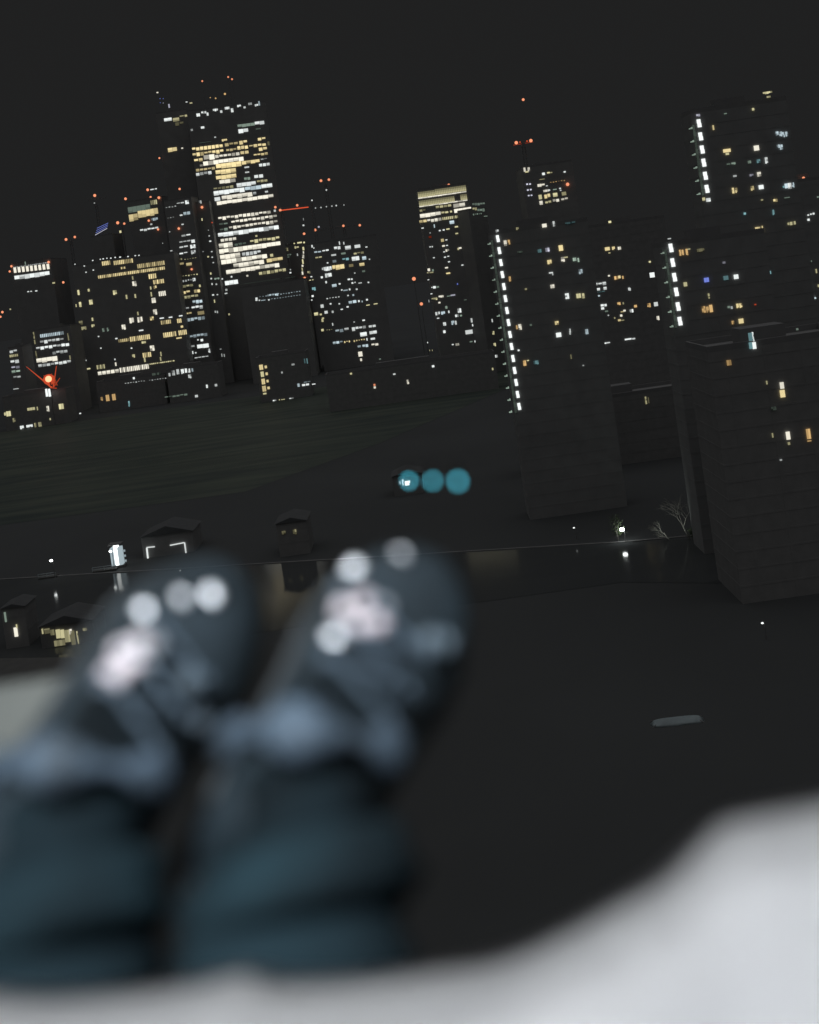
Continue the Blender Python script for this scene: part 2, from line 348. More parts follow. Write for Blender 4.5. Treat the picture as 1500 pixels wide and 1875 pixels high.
# 8 curved glass tower
t = Bld('office_tower', 'slim tower with short curved rows of white and yellow lights, beside the wide yellow block', 300, 350, 366, 780, yaw=-6, depth=34, fl=4.0)
t.bands(290, 330, 5.356, '70 290 180 236 10 n .7 dots; 180 236 255 214 14 n .9 cells; 210 346 240 338 14 n .8 cells; 245 330 315 318 28 c .5 cells; 85 372 160 362 6 n .35 dots; 228 436 250 430 10 n .9 solid; 225 548 320 532 16 n .9 cells; 205 608 320 596 20 n .45 cells; 205 660 295 652 22 n .7 cells; 205 718 290 712 14 n 1.0 cells; 135 790 240 768 16 v .7 dots; 250 774 380 766 8 v .4 dots; 175 830 250 812 18 y .85 solid; 275 828 330 820 26 y .75 solid; 205 940 395 928 12 v .6 dots; 210 992 360 976 18 n .6 dots; 205 1040 345 1036 24 v .5 cells; 190 1108 315 1096 28 y .95 cells; 350 1090 412 1082 30 y .95 cells; 208 1152 395 1138 28 v .45 cells; 335 1194 435 1188 32 c .85 cells; 325 1252 440 1242 34 n .9 cells; 250 1262 308 1256 22 n .6 cells; 270 1310 330 1302 20 y .6 cells; 386 1306 452 1298 32 y .65 solid; 280 1366 460 1354 30 c .55 cells; 305 1530 485 1516 28 c .5 cells; 320 1632 360 1628 22 n .8 cells; 382 1634 496 1618 34 n .95 solid; 355 1742 495 1728 12 n .7 cells')
t.wins(290, 330, 5.356, '282 215 36 36 n 1; 342 598 34 30 n .9 1; 340 650 52 36 n 1; 345 705 46 36 n .6; 352 976 28 34 n .9; 408 1036 16 24 v .6; 428 1568 24 22 n 1; 390 1565 14 12 n .8; 336 1690 16 28 n .9; 368 1692 14 12 n .7; 500 1672 18 40 n .8; 145 1112 26 14 n .7; 140 948 20 12 n .9; 128 692 22 8 n .6; 112 506 10 8 n .6; 44 618 8 8 n .4; 430 385 12 26 v .6; 490 750 16 14 v .6')
t.beacon(329, 346, 4.4); t.beacon(327.5, 418.5, 4.6); t.beacon(325, 491, 5); t.beacon(351, 493, 4)

# 9 dark speckled tower between
t = Bld('office_tower', 'unlit tower with faint speckled dots, between the slim tower and the brightest tower', 350, 383, 372, 788, depth=34, fl=4.0)
t.wins(290, 330, 5.356, '510 598 18 12 n .9; 500 546 12 10 n .6; 525 700 14 10 n .6; 530 755 14 10 n .7; 540 808 14 10 n .5; 440 700 10 8 n .3; 492 490 10 8 n .3; 412 214 26 30 n .5; 515 915 12 20 v .7; 520 965 14 14 n .7; 575 965 50 16 g .6; 628 968 14 12 n .8; 528 1018 12 18 n .6; 570 1020 14 14 n .5; 538 1125 18 12 n .9; 580 1122 14 10 n .6; 552 1186 10 30 v .6; 560 1290 12 20 n .4; 580 1292 12 22 n .4; 665 1110 26 12 n .6; 668 1075 20 20 n .4; 695 1315 16 18 v .4; 624 1716 8 30 n .35; 648 1718 8 28 n .35; 612 1656 16 8 n .3')
t.beacon(370, 379.5, 4.8); t.beacon(388.5, 407.5, 2.6, 'r', .5)

# 10 tower with a vertical line of lights
t = Bld('office_tower', 'dim tower with one vertical line of lights, right of the brightest tower', 518, 556, 448, 815, depth=30, fl=4.0)
t.wins(380, 360, 7.143, '1205 602 60 18 v .8 1; 1265 600 20 20 v .9; 1255 680 22 44 v .7; 1256 730 14 30 w .8; 1254 785 24 52 w .95; 1248 850 16 60 v .8; 1244 905 22 26 w .8; 1240 950 12 40 v .5; 1244 1000 18 40 w .9; 1150 665 18 30 v .5; 1180 660 30 18 v .5; 1050 690 14 40 v .3; 1030 690 10 44 v .2; 1178 760 12 30 n .5; 1070 760 50 16 g .25; 1060 790 40 14 g .2; 1256 376 22 20 n .7; 1256 296 10 30 n .25; 1136 612 18 14 v .7; 1088 955 20 16 n .5')
t.beacon(557, 428, 4.6); t.beacon(558, 509, 4.4); t.beacon(562.5, 558, 3.4, 'r', .8)

# 11 white and teal speckled block
t = Bld('office_block', 'broad block with broken white, teal and yellow rows, right of the vertical line of lights', 562, 690, 440, 770, yaw=3, depth=40, fl=4.0)
t.bands(530, 420, 7.5, '''340 326 440 306 34 c .65 cells; 450 302 545 290 36 n .9 cells; 612 266 705 250 44 n 1.0 cells; 765 258 845 244 44 n 1.05 solid; 895 240 975 228 40 n 1.0 solid; 355 398 450 382 36 v .6 cells; 570 368 650 354 40 n .8 cells; 705 340 780 326 34 g .6 cells; 880 334 1025 318 28 v .5 cells; 590 448 650 432 36 c .55 cells; 725 418 820 402 38 t .8 cells; 858 408 960 392 48 n .9 solid; 1000 398 1055 390 40 c .8 solid; 590 524 630 518 48 y .85 solid; 635 524 755 508 56 y .9 solid; 812 502 885 490 46 y .5 cells; 955 488 1038 478 44 y .75 cells; 580 778 655 764 38 c .7 cells; 735 848 810 836 34 c .55 cells; 500 950 700 930 14 n .7 dots; 810 1004 925 990 40 c .85 cells; 340 1166 395 1158 36 v .8 solid; 480 1150 530 1130 40 n .7 cells; 425 1058 475 1050 44 n .9 cells; 630 1402 745 1384 40 c .65 cells; 752 1384 822 1372 50 n .8 cells; 856 1372 1055 1346 50 n .75 cells; 1088 1344 1190 1326 40 n .7 cells; 972 1448 1065 1432 48 n 1.0 solid; 1100 1424 1200 1404 36 n .9 solid; 595 1562 735 1545 34 c .8 cells; 745 1550 840 1536 22 y .9 dots; 875 1536 1045 1512 24 y .8 dots; 1110 1506 1182 1494 28 n .8 cells; 935 1622 985 1605 36 c .7 cells; 1002 1610 1085 1592 40 c .75 cells; 1125 1592 1225 1574 34 w .8 cells; 1055 1044 1105 1036 10 v .8 solid; 1158 1028 1212 1018 10 v .8 solid; 500 1366 600 1392 10 v .4 dots; 435 1386 475 1378 36 v .7 cells''')
t.wins(530, 420, 7.5, '526 540 110 54 n 1; 456 542 16 30 n .5; 536 630 90 54 n 1; 446 658 26 26 n 1; 505 725 20 30 n .8; 688 188 12 44 n .8; 748 190 12 36 n .7; 312 232 18 34 n .8; 336 256 14 14 n .8; 1058 242 26 12 n .9; 525 460 20 16 n .8; 268 590 40 36 v .6; 302 650 24 14 n .9; 285 698 24 12 v .7; 322 692 20 10 v .6; 336 818 50 44 t .7; 320 916 28 26 n 1; 308 970 16 20 n .7; 818 686 34 20 n .9; 858 684 20 20 n .9; 866 736 24 20 n .9; 902 728 18 14 n .6; 972 736 46 12 n .6; 1086 728 20 18 n .8; 690 748 24 18 n .9; 720 832 20 16 n .8; 828 824 20 24 n .8; 925 822 24 20 n .6; 878 902 22 24 c .5; 806 908 20 16 n .7; 955 985 22 26 n .9; 1066 966 24 22 n .9; 1000 990 14 22 c .5; 566 1022 22 18 n .9; 686 1022 18 14 n .9; 720 1098 30 14 n .9; 800 1064 28 18 n .9; 432 1168 28 22 v .6; 455 1250 26 40 v .5; 462 1220 28 18 v .6; 595 1132 24 30 n .5; 595 1304 14 36 n .6; 1020 1248 34 18 n .9; 890 1272 18 12 n .5; 898 600 18 12 n .6; 1066 1510 14 34 n .9; 1020 575 40 24 g .25; 1100 410 18 14 n .6; 975 1712 54 66 w .85 1; 985 1790 24 36 w .8; 250 1800 8 60 t .4; 292 1556 14 24 n .4; 300 1612 16 12 n .3')

# 12 low hall with teal roof lights
t = Bld('low_hall', 'low dark hall with a pale teal line of roof lights below the brightest tower', 440, 556, 520, 745, depth=30, fl=5.0)
t.bands(380, 360, 7.143, '668 1316 790 1298 14 c .45 dots; 780 1294 940 1272 26 c .7 cells; 945 1274 1225 1244 14 c .5 dots; 700 1360 760 1352 9 c .5 solid; 790 1345 1225 1288 9 c .45 dots; 430 1135 1150 1060 7 g .06 solid')
t.wins(380, 360, 7.143, '642 1330 26 18 n .9; 642 1352 26 18 n .9; 680 1356 18 14 n .7; 804 1350 20 14 n .9; 840 1286 60 22 c .9; 905 1284 44 26 c 1')

# 13 low block with a column of amber windows
t = Bld('apartment_block', 'low block with a short column of four amber windows', 468, 560, 652, 610, depth=16, fl=3.2, mat='brick')
t.wins(300, 430, 3.75, '669 909 26 34 y .75 2; 677 957 22 36 v .65 2; 684 1007 24 38 y .7 2; 690 1056 26 38 y .8 2; 694 1090 22 10 v .6; 701 907 15 18 y .7; 707 954 15 18 y .7; 713 1004 14 17 y .7; 720 1051 16 17 y .7; 812 945 10 12 n .4; 985 866 7 36 t .35; 968 866 7 32 t .2; 888 890 20 12 n .3; 762 1143 24 20 n 1; 795 1136 5 14 v .7; 820 1136 26 16 v .7 2; 878 1128 30 18 n .8; 926 1032 14 22 c .5')
t.bands(300, 430, 3.75, '948 1034 1000 1026 14 n .9 cells; 960 1014 1010 1008 10 c .4 cells; 1018 1028 1042 1022 6 n .9 solid')

# 14 riverside low houses, left
t = Bld('apartment_block', 'dim riverside block with three amber windows under the wide yellow block', 176, 300, 694, 690, depth=18, fl=3.4, mat='brick')
t.wins(0, 430, 3.75, '700 1126 14 26 o .4; 740 1120 24 42 o .55 2; 783 1114 24 42 o .55 2; 888 1160 10 38 t .7; 920 984 12 14 n 1; 1075 955 60 16 g .14')
t.bands(0, 430, 3.75, '855 1022 1000 1002 7 n .5 dots; 1020 998 1220 976 7 n .5 dots')
t = Bld('apartment_block', 'dim riverside block with bright white slot windows at the foot of the slim tower', 304, 398, 673, 685, depth=18, fl=3.4, mat='brick')
t.wins(0, 430, 3.75, '1350 1107 20 16 n .9; 1438 1164 10 10 n .9; 1422 1040 11 22 n .9; 1484 1032 16 16 n .5; 1192 948 20 34 n .5; 1222 940 18 34 n .6; 1254 938 20 32 n 1; 1278 934 14 32 n 1; 1300 934 14 30 n .9; 1304 972 20 26 n .9; 1165 960 12 22 n .5; 1322 928 10 22 c .4')
t.bands(0, 430, 3.75, '1130 1114 1290 1098 12 g .3 cells')
t = Bld('apartment_block', 'low riverside block at the bottom left of the skyline with a few cream windows', 4, 120, 722, 655, depth=16, fl=3.2, mat='brick')
t.wins(0, 430, 3.75, '60 1228 32 34 v .75 2; 36 1230 12 20 v .6; 98 1272 18 28 v .3; 215 1195 54 18 v .5 3; 258 1192 7 24 v .4; 330 1194 18 38 w .85; 422 1178 34 36 v .85 2; 152 1322 26 22 n .9; 204 1312 44 16 n .9; 245 1308 14 34 v .4; 276 1304 22 36 v .3; 346 1265 8 14 v .5; 552 1226 12 8 n .9; 350 1345 8 20 o .3')

# 15 gold crowned tower
t = Bld('office_tower', 'tower with a glowing gold crown of two tall louvred storeys', 765, 856, 343, 600, yaw=1, depth=30, fl=3.6)
t.bands(740, 320, 8.333, '''212 316 470 272 86 v .52 louvre; 472 270 945 198 86 v .50 louvre; 228 448 770 362 86 v .48 louvre; 860 350 960 332 86 v .45 louvre; 214 368 950 252 15 w 1.0 solid; 232 496 966 380 15 w 1.0 solid; 235 552 330 536 30 v .3 cells; 480 506 725 468 44 v .7 cells; 752 478 930 450 48 w 1.0 solid; 242 632 560 588 50 w 1.0 solid; 565 590 680 572 44 v .7 cells; 700 572 735 562 44 v .8 cells; 765 560 1025 514 50 w 1.05 solid; 228 720 350 702 40 y .75 cells; 350 706 575 678 46 w .9 cells; 580 676 1030 606 40 v .6 fine; 640 842 700 828 30 v .8 cells; 770 808 830 796 36 v .8 cells; 840 806 905 792 36 w .8 cells; 905 786 1040 764 22 w 1.0 cells; 695 732 765 722 46 c .9 solid''')
t.wins(740, 320, 8.333, '462 782 14 50 c .7; 282 814 34 14 n .9; 545 852 26 18 n .9; 605 842 30 18 n .9; 804 896 40 18 v .6; 585 1000 44 44 y .75; 645 994 30 12 n .9; 398 950 40 30 r .12; 602 1086 40 22 w .9; 655 1078 30 12 n .9; 660 1154 56 34 w .8; 612 1176 26 14 n .8; 855 1118 40 22 w .9; 826 1132 18 30 v .6; 398 1100 24 14 n .7; 430 1098 18 18 n .7; 455 1266 24 14 n .8; 625 1258 30 16 n .9; 675 1244 28 12 n .9; 686 1328 30 14 n .9; 648 1418 44 20 w .9; 890 1378 30 16 n .8; 942 1018 26 14 n .5; 378 1450 36 40 w .9; 440 1458 24 30 g .5; 398 888 18 12 n .4; 1086 980 10 30 n .4; 895 714 14 12 p .8')
t.wins(750, 460, 8.333, '315 326 100 16 v .5; 590 336 60 20 y .9; 288 436 26 12 n .8; 380 550 40 34 n 1; 430 545 40 24 g .4; 342 552 18 12 n .8; 334 650 28 14 n .8; 482 690 76 30 w .9; 600 684 60 12 g .4; 662 670 70 20 p .45; 380 722 90 24 v .35; 412 732 24 20 v .7; 456 784 30 22 w .9; 296 760 14 40 n .3; 430 950 70 48 n .75; 512 942 60 44 c .75; 562 856 30 40 g .55; 600 924 18 36 n .8; 762 910 56 72 n 1; 722 984 50 36 n 1; 785 982 30 24 g .6; 436 1022 34 12 n .9; 535 1110 44 50 n .8; 662 1092 44 60 c .6; 706 1090 24 58 n .6; 532 1228 34 40 n 1; 965 1052 64 64 n .8; 1010 1054 36 24 n .8; 966 1128 20 34 n .9; 908 1232 108 60 n .65 1; 1002 1216 34 50 n .8; 1016 1378 50 36 n .85; 940 1380 40 16 g .4; 660 1424 26 16 n .8; 730 1422 58 34 w 1; 270 1394 24 20 n .9; 308 1512 10 22 v .35; 348 1512 10 22 v .35; 358 1752 26 22 n 1; 732 500 16 24 b .5; 950 790 20 30 g .3; 852 742 40 12 g .2')
t.beacon(822, 338.5, 4.6)
g = t
# its side wing (turning away)
bm = bmesh.new()
def strip_on_side(b, u0, v0, u1, v1, h, col, st):
    """lit strip running back along the right flank of a building"""
    x, z, tt = b.loc(u0, v0)
    bm = bmesh.new(); k = tt / F
    n = 6
    for i in range(n):
        y0 = 1 + (b.dp - 2) * i / n; y1 = 1 + (b.dp - 2) * (i + .8) / n
        box(bm, b.xr + .12, b.xr + .3, y0, y1, z - h*k/2, z + h*k/2, random.choice((0, 0, 1)))
    b.emit('window_band', bm, [glow(col, st), glow(col, st*.6)])
t = Bld('office_block', 'lower wing with dim green-lit storeys behind the gold crown', 858, 890, 384, 598, yaw=42, depth=20, fl=3.6)
t.bands(740, 320, 8.333, '1030 425 1235 470 40 g .3 cells; 1040 520 1110 530 46 v .4 cells; 1112 530 1230 552 46 g .4 cells; 1040 592 1190 612 24 g .5 dots; 1215 632 1270 634 8 g .5 solid')

# 16 tower behind the first stairwell block, crane on top
t = Bld('office_tower', 'dark tower with a lit top corner and red crane lamps, behind the left stairwell block', 955, 1048, 302, 560, depth=30, fl=3.4)
t.wins(920, 160, 7.5, '305 1130 26 56 w .7; 362 1130 30 62 w .7; 335 1160 44 20 v .6; 565 1188 36 32 n 1; 632 1172 36 18 v .8; 670 1170 30 14 v .3; 855 1160 26 18 n .9; 340 1330 22 18 p 1; 380 1328 22 18 p .9; 350 1410 22 18 p .9; 390 1404 22 18 p .9; 362 1486 22 16 p .8; 400 1482 22 16 p .8; 510 1346 56 36 w .8; 558 1334 42 20 w .8; 610 1352 24 12 n .6; 600 1420 76 28 w .8; 640 1412 28 18 n .8; 720 1402 50 12 g .6; 792 1388 24 16 n .8; 800 1414 20 14 n .6; 545 1262 70 8 v .3')
t.bands(920, 160, 7.5, '645 1304 870 1282 12 o .45 dots')
t.bands(700, 300, 3.75, '1072 230 1098 226 30 v .8 cells; 1112 228 1155 218 32 y .8 cells; 1170 218 1206 210 28 v .75 cells; 1230 210 1266 202 26 v .75 cells; 1078 270 1104 266 26 w .8 cells; 1118 270 1162 260 20 v .7 cells; 1170 256 1216 248 22 w .85 cells; 1228 248 1276 240 20 w .85 cells')
t.beacon(1039.5, 337.5, 6.2, st=1.1)

# stairwell blocks of the estate
def stair_tower(label, uL, uR, vT, Y, fl, u_first, v_first, u_last, v_last, nwin, wpx, hpx, txt, depth=8, nlow=0, **kw):
    b = Bld('apartment_tower', label, uL, uR, vT, Y, depth=depth, fl=fl, mat='concrete', cat='tower block', group='estate tower blocks with lit stairwells', **kw)
    for i in range(nwin):
        k = i / (nwin - 1)
        u = u_first + (u_last - u_first) * k; v = v_first + (v_last - v_first) * k
        x, z, tt = b.loc(u, v); kk = tt / F
        bm = bmesh.new()     # landing window: two stacked lights in one opening, the lower a little wider
        box(bm, x - wpx*kk*.42, x + wpx*kk*.42, -.28, -.14, z - .02*kk, z + hpx*kk/2)
        box(bm, x - wpx*kk*.36, x + wpx*kk*.5, -.28, -.14, z - hpx*kk/2, z - .02*kk)
        b.emit('window', bm, glow('n', 1.15))
        # balcony slab left of each window; lamplight on it put in as glow
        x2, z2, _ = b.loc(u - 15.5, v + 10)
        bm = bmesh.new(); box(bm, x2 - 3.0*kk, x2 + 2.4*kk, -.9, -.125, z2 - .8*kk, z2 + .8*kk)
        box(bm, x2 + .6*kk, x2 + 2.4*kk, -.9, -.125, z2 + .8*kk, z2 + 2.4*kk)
        b.emit('balcony_glow', bm, glow('g', random.uniform(.45, .75)))
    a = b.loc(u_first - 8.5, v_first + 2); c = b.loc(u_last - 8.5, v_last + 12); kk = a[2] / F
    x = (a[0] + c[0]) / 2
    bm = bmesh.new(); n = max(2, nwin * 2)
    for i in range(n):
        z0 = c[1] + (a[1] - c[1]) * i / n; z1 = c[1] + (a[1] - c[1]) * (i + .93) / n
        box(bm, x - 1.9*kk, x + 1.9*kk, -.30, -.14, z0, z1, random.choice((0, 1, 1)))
    b.emit('stair_wall_glow', bm, [glow('g', .115), glow('g', .085)])  # lamplit stair wall beside the windows, its light put in as glow
    for ox, oy, sc, s in txt: b.wins(ox, oy, sc, s)
    return b
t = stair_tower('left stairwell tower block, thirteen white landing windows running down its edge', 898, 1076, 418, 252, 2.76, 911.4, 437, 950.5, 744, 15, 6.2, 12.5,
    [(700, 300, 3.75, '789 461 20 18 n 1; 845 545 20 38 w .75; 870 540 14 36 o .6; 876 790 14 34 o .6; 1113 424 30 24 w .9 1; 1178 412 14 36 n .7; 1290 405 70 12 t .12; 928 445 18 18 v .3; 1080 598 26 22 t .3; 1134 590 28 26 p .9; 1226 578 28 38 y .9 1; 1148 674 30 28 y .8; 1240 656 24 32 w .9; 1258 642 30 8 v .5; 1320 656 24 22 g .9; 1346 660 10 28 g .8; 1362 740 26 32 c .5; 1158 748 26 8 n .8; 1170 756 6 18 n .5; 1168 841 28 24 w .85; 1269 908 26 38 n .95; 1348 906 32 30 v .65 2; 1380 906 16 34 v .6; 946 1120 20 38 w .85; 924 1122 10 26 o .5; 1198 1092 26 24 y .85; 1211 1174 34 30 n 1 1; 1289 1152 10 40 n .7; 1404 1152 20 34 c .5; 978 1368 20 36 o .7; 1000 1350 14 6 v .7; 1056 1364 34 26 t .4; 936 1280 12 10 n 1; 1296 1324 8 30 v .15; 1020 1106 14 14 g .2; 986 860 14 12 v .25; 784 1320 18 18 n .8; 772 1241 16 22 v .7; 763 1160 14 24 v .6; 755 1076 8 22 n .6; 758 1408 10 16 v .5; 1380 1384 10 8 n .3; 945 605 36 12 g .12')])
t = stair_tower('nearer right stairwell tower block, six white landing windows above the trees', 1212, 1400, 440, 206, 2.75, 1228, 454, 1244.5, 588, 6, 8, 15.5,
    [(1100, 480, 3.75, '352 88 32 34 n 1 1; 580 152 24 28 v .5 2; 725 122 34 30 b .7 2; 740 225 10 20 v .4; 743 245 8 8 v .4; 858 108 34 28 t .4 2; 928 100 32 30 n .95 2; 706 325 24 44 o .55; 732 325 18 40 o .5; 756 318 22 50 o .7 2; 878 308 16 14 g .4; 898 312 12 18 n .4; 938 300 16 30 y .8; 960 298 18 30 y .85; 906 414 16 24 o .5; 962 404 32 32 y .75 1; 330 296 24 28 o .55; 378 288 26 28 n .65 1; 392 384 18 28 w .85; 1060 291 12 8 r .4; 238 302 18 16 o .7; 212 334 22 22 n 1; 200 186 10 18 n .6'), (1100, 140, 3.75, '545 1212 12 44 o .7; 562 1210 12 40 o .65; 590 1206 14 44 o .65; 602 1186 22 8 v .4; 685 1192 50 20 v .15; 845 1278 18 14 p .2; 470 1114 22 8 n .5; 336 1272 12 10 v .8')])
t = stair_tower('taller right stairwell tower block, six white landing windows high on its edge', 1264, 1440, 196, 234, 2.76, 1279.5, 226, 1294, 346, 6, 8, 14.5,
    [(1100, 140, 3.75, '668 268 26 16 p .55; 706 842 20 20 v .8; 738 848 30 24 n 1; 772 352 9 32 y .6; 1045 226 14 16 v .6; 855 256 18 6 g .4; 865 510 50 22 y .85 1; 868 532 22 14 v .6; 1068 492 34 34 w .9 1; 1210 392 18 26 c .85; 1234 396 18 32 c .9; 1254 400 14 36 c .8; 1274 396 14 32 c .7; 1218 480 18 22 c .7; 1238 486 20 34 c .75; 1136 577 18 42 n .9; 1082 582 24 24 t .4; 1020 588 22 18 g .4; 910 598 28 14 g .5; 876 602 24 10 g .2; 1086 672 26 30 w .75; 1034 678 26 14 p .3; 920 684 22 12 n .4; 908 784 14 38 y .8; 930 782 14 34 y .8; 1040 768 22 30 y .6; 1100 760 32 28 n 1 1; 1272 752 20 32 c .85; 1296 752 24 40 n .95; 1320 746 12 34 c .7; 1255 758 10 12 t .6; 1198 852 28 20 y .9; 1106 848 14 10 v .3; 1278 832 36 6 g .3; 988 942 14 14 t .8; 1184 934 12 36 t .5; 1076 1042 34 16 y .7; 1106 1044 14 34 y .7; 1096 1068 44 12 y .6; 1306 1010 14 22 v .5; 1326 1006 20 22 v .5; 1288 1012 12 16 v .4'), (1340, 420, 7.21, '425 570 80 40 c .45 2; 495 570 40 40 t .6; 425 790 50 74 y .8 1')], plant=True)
t.win(1405, 170, 17, 4, 'v', .75); t.win(1407, 178, 7, 4, 'v', .4)

# 20 block beyond the right edge
t = Bld('apartment_tower', 'tower block at the right edge of the photo with cool white scattered windows', 1448, 1530, 330, 330, depth=20, fl=2.9, mat='concrete', cat='tower block')
t.wins(1340, 420, 7.21, '878 440 18 54 c .8; 862 432 10 36 t .5; 836 604 40 26 c .4; 908 614 22 66 c .85; 1020 560 16 30 n .5; 1006 606 20 26 n .4; 1036 770 34 70 c .5; 1040 715 20 16 n .4; 1066 896 26 56 n .9; 1100 906 18 22 c .8; 1114 550 16 54 v .4; 1142 745 18 34 v .4; 1002 385 8 26 g .3; 1100 1270 14 26 g .2; 862 1318 26 22 g .3; 770 132 32 26 n 1; 850 88 32 46 w .9; 1050 420 10 20 g .3')
t.wins(1100, 140, 3.75, '1424 952 10 9 n .9; 1442 946 10 9 n .9; 1460 942 12 12 n .9; 1426 984 14 14 n 1; 1490 828 10 8 g .5; 1340 1096 14 26 k .8')
t.beacon(1471.5, 326, 5.4)

# 21 middle estate block
t = Bld('apartment_block', 'mid-height block with white office strips and amber windows, between the two stairwell edges', 1078, 1216, 408, 420, depth=20, fl=3.0, mat='brick', cat='building')
t.bands(940, 400, 5.357, '750 660 912 632 30 n 1.0 cells; 750 706 852 690 26 n .95 cells; 885 690 915 682 26 n .8 solid; 748 740 805 730 30 n .9 cells; 810 764 850 758 14 c .7 solid; 800 728 900 712 10 t .3 cells')
t.wins(940, 400, 5.357, '748 618 34 22 v .9; 922 298 46 32 y .8 1; 982 292 28 30 y .8; 1040 292 32 28 w .9; 942 338 18 10 v .5; 946 34 26 20 v .9; 938 562 18 14 w .9; 1010 582 40 32 o .85; 1040 574 22 26 y .85; 1074 578 14 28 o .6; 1136 692 16 26 n .8; 872 852 28 20 n 1; 904 850 22 22 n .9; 876 882 28 22 n .95; 914 910 30 14 g .3; 1036 836 30 26 o .75; 1078 832 12 20 v .3; 1090 904 22 16 w .9; 1058 952 20 20 w .9; 1040 998 26 18 y .6; 1072 998 30 8 v .3; 1158 908 30 28 n 1; 1198 860 26 22 o .7; 1068 915 30 8 y .5; 775 838 24 24 o .7; 638 980 14 10 v .5; 1338 425 18 16 v .8; 932 950 12 12 n .5; 994 976 12 16 v .3')
t.bands(940, 400, 5.357, '800 1242 830 1234 14 n .9 solid; 876 1228 948 1216 11 n 1.0 solid; 1092 1190 1160 1180 14 n 1.0 solid; 1165 1182 1195 1176 12 n .6 solid')

# 22 slab block on the right in front
t = Bld('apartment_block', 'dark slab block at lower right with a tall split white stair window', 1296, 1560, 628, 176, depth=14, fl=2.8, mat='brick')
t.wins(1100, 480, 3.75, '1028 512 30 56 t .35 1; 1043 512 10 64 n 1; 1028 572 22 44 t .45 1; 1052 572 24 46 n 1 1; 879 690 32 36 o .35 2; 1138 826 8 24 v .35; 1242 846 26 44 w .8 1; 1246 902 32 50 y .85 1; 1284 1190 26 54 w .9 1; 1290 1244 14 18 v .3; 1424 1178 28 68 o .7 2; 1430 1226 26 8 o .4; 1178 1188 8 30 v .3; 1186 1004 34 24 g .08; 1235 1357 14 10 n .35; 1347 460 14 14 g .3')

# 23 low riverside houses in the middle
t = Bld('terrace_block', 'long low dark terrace with a few pin-prick lights under the gold crowned tower', 596, 905, 668, 520, depth=12, fl=3.0, mat='brick')
t.wins(450, 640, 3.333, '643 147 12 10 v .6; 786 216 11 12 k .8; 788 231 12 12 w .8; 907 150 14 8 n .7; 990 197 12 26 w .85; 1144 102 14 12 n 1; 820 58 12 8 g .3; 1054 472 9 8 n .8; 625 530 16 10 v .4; 648 521 10 8 v .5; 612 542 10 6 v .2')
t = Bld('terrace_block', 'low dark terrace with two dim tall slots of light, right of centre', 960, 1290, 728, 300, depth=12, fl=2.9, mat='brick')
t.wins(1100, 480, 3.75, '40 975 8 60 v .15; 310 950 10 54 v .35; 328 948 6 40 v .1; -266 826 12 10 n 1; -256 600 4 4 v .1')
t.wins(1080, 900, 6.25, '100 157 14 26 o .6')

# waterside houses and sheds
t = Bld('waterside_house', 'small waterside house with two dim shuttered windows behind the boots', 505, 560, 956, 250, depth=9, fl=3.0, mat='brick', cat='house', plant='gable')
t.wins(450, 640, 3.333, '233 1116 24 20 v .12; 300 1112 22 30 v .25')
t = Bld('waterside_house', 'small waterside house with three bright slots, seen among the added teal bulbs', 718, 772, 870, 300, depth=9, fl=3.0, mat='brick', cat='house', plant='gable')
t.wins(450, 640, 3.333, '942 812 5 18 c .7; 961 810 11 36 c 1.0; 985 815 26 26 n 1.3 1; 998 806 10 14 n 1.1')

# strip-lit boathouse
bh = Bld('boathouse', 'dark quayside boathouse with two doorways outlined by white strip lights', 258, 352, 978, 268, yaw=0, depth=10, fl=4.5, mat='brick', plant='gable')
def strip(b, u0, v0, u1, v1, px=3.0, st=.8, col='n'):
    a = b.loc(u0, v0); c = b.loc(u1, v1); k = a[2] / F; r = px * k / 2
    bm = bmesh.new()
    tube(bm, (a[0], -.3, a[1]), (c[0], -.3, c[1]), r, r, 6)
    b.emit('strip_light', bm, glow(col, st))
for q in ((269, 1002, 284, 1000.5, 2.2, .7), (269.5, 1003, 272, 1026, 3, .9), (271, 1027, 286, 1025, 3, .8), (312, 998, 338, 993, 2.2, .75), (338.5, 993, 342, 1018, 2.6, .75), (315, 1022, 326, 1021, 3.8, .95), (327, 1020.5, 333, 1020, 3.4, .8), (341, 1013, 341.6, 1019, 3, .9)):
    strip(bh, *q)
# glazed pavilion on the near quay
pv = Bld('glazed_pavilion', 'low glass pavilion on the near quay with yellow-green lit panes', 72, 168, 1142, 205, depth=8, fl=4.5, mat='steel', plant='gable')
pv.wins(0, 760, 3, '236 1186 7 28 v .5; 262 1188 30 20 v .10 2; 290 1192 22 30 v .18 2; 322 1200 24 48 v .55 3; 346 1200 20 46 v .6 3; 372 1212 30 66 v .40 3; 390 1188 14 28 w .9; 404 1225 24 86 v .22 2; 430 1230 7 90 v .55; 330 1250 60 30 v .25 4; 468 1176 22 14 v .3; 255 1175 40 6 v .2')
hut = Bld('quay_hut', 'small dark quay hut with one tall bright window at the left edge', 2, 44, 1112, 208, depth=6, fl=3.0, mat='brick', plant='gable')
hut.wins(0, 760, 3, '90 1190 20 50 w .95 2; 94 1158 6 20 v .6; 32 1108 10 54 g .45 2')

